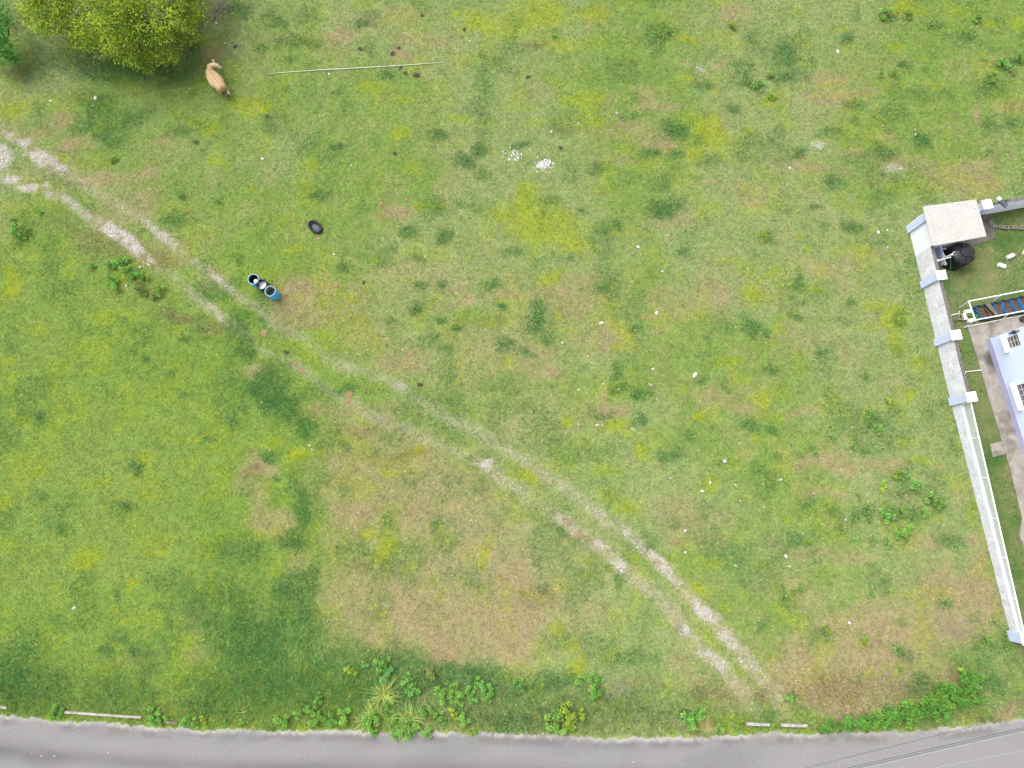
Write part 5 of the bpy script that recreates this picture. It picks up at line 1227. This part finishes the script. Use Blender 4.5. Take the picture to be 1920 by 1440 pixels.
# ------------------------------------------------------------------ cow
def build_cow():
    sx = P(391, 131, 1.10); rx = P(411, 158, 1.10)       # withers and tail head
    f = (sx - rx).to_2d().normalized(); r = Vector((f.y, -f.x)); Lb = (sx - rx).to_2d().length
    O = ((sx + rx) / 2).to_2d()
    base = Vector((O.x, O.y, 0))
    W = lambda a, b, z: Vector((O.x + r.x * a + f.x * b, O.y + r.y * a + f.y * b, z))   # a right, b forward
    def loc(px, py, z):
        p = P(px, py, z).to_2d() - O
        return (p.dot(r), p.dot(f))
    h = Lb / 2
    cow = thing('cow', base, 'tan cow with white lower legs standing with its head turned right', 'cow')
    caps = []
    def v(p, rad): return (Vector(p) - base, rad)
    def chain(i, pts):
        for p, rad in pts:
            j = v(p, rad); caps.append((i, j)); i = j
        return i
    root = v(W(.0, -h + .02, .84), (.265, .25))
    b1 = chain(root, [(W(0, -h * .45, .775), (.345, .32)), (W(-.03, -.02, .745), (.405, .355)), (W(-.03, h * .5, .77), (.365, .335)), (W(-.01, h * .95, .80), (.27, .28))])
    # neck and head, turning to the right
    a1, c1 = loc(391, 123, 1.10); a2, c2 = loc(400.5, 120, 1.16); a3, c3 = loc(407, 122.5, 1.05); a4, c4 = loc(413, 126, .95)
    nk = chain(b1, [(W(a1 * .5 + .02, h + .17, .92), (.16, .19)), (W(a1 + .04, c1 + .02, 1.0), (.125, .15))])
    hd = chain(nk, [(W(a2, c2, 1.09), (.135, .135)), (W(a3, c3, 1.02), (.12, .12)), (W((a3 + a4) / 2, (c3 + c4) / 2, .95), (.092, .095)), (W(a4, c4, .90), (.076, .07))])
    # legs
    hl = [loc(414, 176, 0), loc(431, 177.5, 0)]; fl = [loc(421.5, 158, 0), loc(404, 160, 0)]
    hind = []
    for side, (fa, fb) in ((-1, hl[0]), (1, hl[1])):
        x0 = side * .17
        chain(root, [(W(x0, -h - .02, .74), (.13, .17)), (W(x0 + side * .04, -h + .06, .60), (.105, .13)), (W(x0 * .5 + fa * .5, fb * .35 + (-h - .16) * .65, .40), (.056, .065))])
        hind.append((W(x0 * .5 + fa * .5, fb * .35 + (-h - .16) * .65, .42), W(fa * .85 + x0 * .15, fb - .02, .20), W(fa, fb, .06)))
    front = []
    for side in (-1, 1):
        fa = side * .19; fb = h * .72 + (.07 if side > 0 else -.05)
        if side > 0: fa = min(.32, max(.2, fl[0][0]))
        chain(b1, [(W(side * .16, h * .82, .66), (.12, .16)), (W(side * .17, h * .80, .46), (.07, .08))])
        front.append((W(side * .17, h * .80, .48), W(fa, fb, .24), W(fa, fb + .02, .06)))
    # overlapping rounded sections, fused into one continuous skin
    mb = MB()
    def egg(c, r1, r2):
        prof = [(math.sin(t * math.pi / 8) , -math.cos(t * math.pi / 8)) for t in range(9)]
        n_ = 12; vs = []; ff = []
        for (q, z) in prof:
            for k in range(n_):
                vs.append(c + Vector((max(q, .001) * math.cos(6.28319 * k / n_) * r1, max(q, .001) * math.sin(6.28319 * k / n_) * r1, z * r2)))
        for i in range(8):
            for k in range(n_): ff.append((i * n_ + k, i * n_ + (k + 1) % n_, (i + 1) * n_ + (k + 1) % n_, (i + 1) * n_ + k))
        mb.add(vs, ff + [tuple(range(n_ - 1, -1, -1)), tuple(range(8 * n_, 9 * n_))])
    for (p, ra), (q, rb) in caps:
        n_ = max(3, int((q - p).length / .035))
        for i in range(n_ + 1):
            t = i / n_; t2 = t * t * (3 - 2 * t); egg(p.lerp(q, t), ra[0] * (1 - t2) + rb[0] * t2, ra[1] * (1 - t2) + rb[1] * t2)
    me = bpy.data.meshes.new('body'); me.from_pydata(mb.v, [], mb.f)
    o = bpy.data.objects.new('body', me); COL.objects.link(o); o.parent = cow
    md = o.modifiers.new('fuse', 'REMESH'); md.mode = 'VOXEL'; md.voxel_size = .022; md.use_smooth_shade = True
    md = o.modifiers.new('soften', 'SMOOTH'); md.factor = .5; md.iterations = 8
    hide = mat('tan_hide', alb(224, 182, 128), alb(236, 204, 160), 2.2, .8, .15, 60, c3=alb(206, 160, 104), s3=2.2, lo3=.5, hi3=.8)
    n_ = hide.node_tree.nodes; l_ = hide.node_tree.links; pb_ = n_['Principled BSDF']; src = pb_.inputs['Base Color'].links[0].from_socket
    tc_n = n_.new('ShaderNodeTexCoord'); dt = n_.new('ShaderNodeVectorMath'); dt.operation = 'DOT_PRODUCT'; dt.inputs[1].default_value = (r.x, r.y, 0); l_.new(tc_n.outputs['Object'], dt.inputs[0])
    ab = n_.new('ShaderNodeMath'); ab.operation = 'ABSOLUTE'; l_.new(dt.outputs['Value'], ab.inputs[0])
    for lo_, hi_, colr, inv in ((.012, .055, alb(178, 122, 72), True), (.2, .36, alb(244, 218, 178), False)):
        mr_ = n_.new('ShaderNodeMapRange'); mr_.inputs[1].default_value = lo_; mr_.inputs[2].default_value = hi_
        mr_.inputs[3].default_value = .5 if inv else 0; mr_.inputs[4].default_value = 0 if inv else .8
        l_.new(ab.outputs[0], mr_.inputs[0]); mx_ = n_.new('ShaderNodeMix'); mx_.data_type = 'RGBA'; mx_.inputs[7].default_value = rgba(colr)
        l_.new(mr_.outputs[0], mx_.inputs[0]); l_.new(src, mx_.inputs[6]); src = mx_.outputs[2]
    l_.new(src, pb_.inputs['Base Color'])
    me.materials.append(hide)
    white = mat('white_sock', (.72, .69, .62), (.62, .58, .5), 4, .8); hoof = mat('hoof', (.05, .045, .04))
    pale = mat('pale_muzzle', alb(222, 205, 180), alb(200, 180, 150), 6, .8)
    for k, q in enumerate(hind + front):
        mb = MB(); mb.tube([q[0], q[0] * .55 + q[1] * .45, q[1], q[2]], [.06, .056, .052, .058], 10); lg = mb.build('lower_leg', white if k < 2 or k == 3 else hide, cow, smooth=True)
        mb = MB(); mb.tube([q[2] + Vector((0, 0, .01)), q[2] + (f * .02).to_3d() - Vector((0, 0, .06))], [.05, .062], 10); mb.build('hoof', hoof, lg, base=cow['_base'])
    hp = W(a2, c2, 1.12); hdv = (W(a4, c4, .9) - W(a2, c2, 1.09)).normalized(); hs_ = hdv.cross(Vector((0, 0, 1))).normalized()
    for s in (-1, 1):
        b0 = hp + hs_ * s * .10 - hdv * .02 + Vector((0, 0, .02)); tip = b0 + hs_ * s * .17 - hdv * .07 + Vector((0, 0, .03)); u = hdv
        mb = MB(); mb.tube([b0, b0 * .6 + tip * .4, b0 * .25 + tip * .75, tip], [.03, .052, .042, .008], 8); mb.build('ear', hide, cow, smooth=True)
        e = W(a3, c3, 1.05) + hs_ * s * .085 - hdv * .02; mb = MB(); mb.lathe([(.001, .022), (.018, .012), (.022, 0), (.018, -.012), (.001, -.022)], e, 8); mb.build('eye', hoof, cow, smooth=True)
        n0 = W(a4, c4, .905) + hdv * .045 + hs_ * s * .025; mb = MB(); mb.lathe([(.001, .01), (.012, 0), (.001, -.01)], n0, 6); mb.build('nostril', hoof, cow)
    mb = MB(); mz = W(a4, c4, .9); mb.tube([mz - hdv * .06, mz, mz + hdv * .055, mz + hdv * .075], [.070, .078, .07, .035], 12); mb.build('muzzle', pale, cow, smooth=True)
    # dorsal stripe, slightly darker hair along the spine
    th = W(0, -h - .02, 1.03)
    mb = MB(); mb.tube([th, th - (f * .16).to_3d() - Vector((0, 0, .06)), th - (f * .2).to_3d() - Vector((0, 0, .35)), th - (f * .19).to_3d() - Vector((0, 0, .6))], [.035, .028, .02, .016], 8); tl = mb.build('tail', hide, cow, smooth=True)
    q = th - (f * .19).to_3d() - Vector((0, 0, .58)); mb = MB(); mb.tube([q, q - Vector((0, 0, .14)), q - Vector((0, 0, .24))], [.02, .04, .01], 8); mb.build('tail_switch', pale, tl, base=cow['_base'], smooth=True)
build_cow()

# ------------------------------------------------------------------ overhead cables crossing the lower right corner
def cable(a, b, z, r, m, label):
    A, B = P(a[0], a[1], z), P(b[0], b[1], z); d = B - A; A2, B2 = A - d * 3.0, B + d * 2.0
    pts = []
    for i in range(25):
        t = i / 24; p = A2 + (B2 - A2) * t; p.z = z - .12 + .5 * (2 * t - 1) ** 2 * .9; pts.append(p)
    mb = MB(); mb.tube(pts, r, 6); o = mb.build('overhead_cable', m, base=A); tag(o, label, 'cable', 'overhead cables across the road')
cable((1600, 1440), (1920, 1366), 6.5, .012, M_CABLE, 'black cable on the upper side of the doubled pair')
cable((1600, 1444), (1920, 1370), 6.5, .010, M_CABLE, 'black cable on the lower side of the doubled pair')
cable((1606, 1446), (1920, 1373), 6.6, .012, M_CABLE_LIT, 'cable coloured pale as if sunlit, just below the doubled black pair')
cable((1520, 1440), (1920, 1340), 6.9, .008, M_CABLE, 'thin grey cable nearest the grass verge')
cable((1765, 1440), (1920, 1408), 7.2, .010, M_CABLE_LIT, 'cable coloured pale as if sunlit, nearest the lower right corner')

for o in list(bpy.data.objects):
    if '_base' in o: del o['_base']
print('objects', len(bpy.data.objects), 'tris', sum(len(o.data.polygons) for o in bpy.data.objects if o.type == 'MESH'))
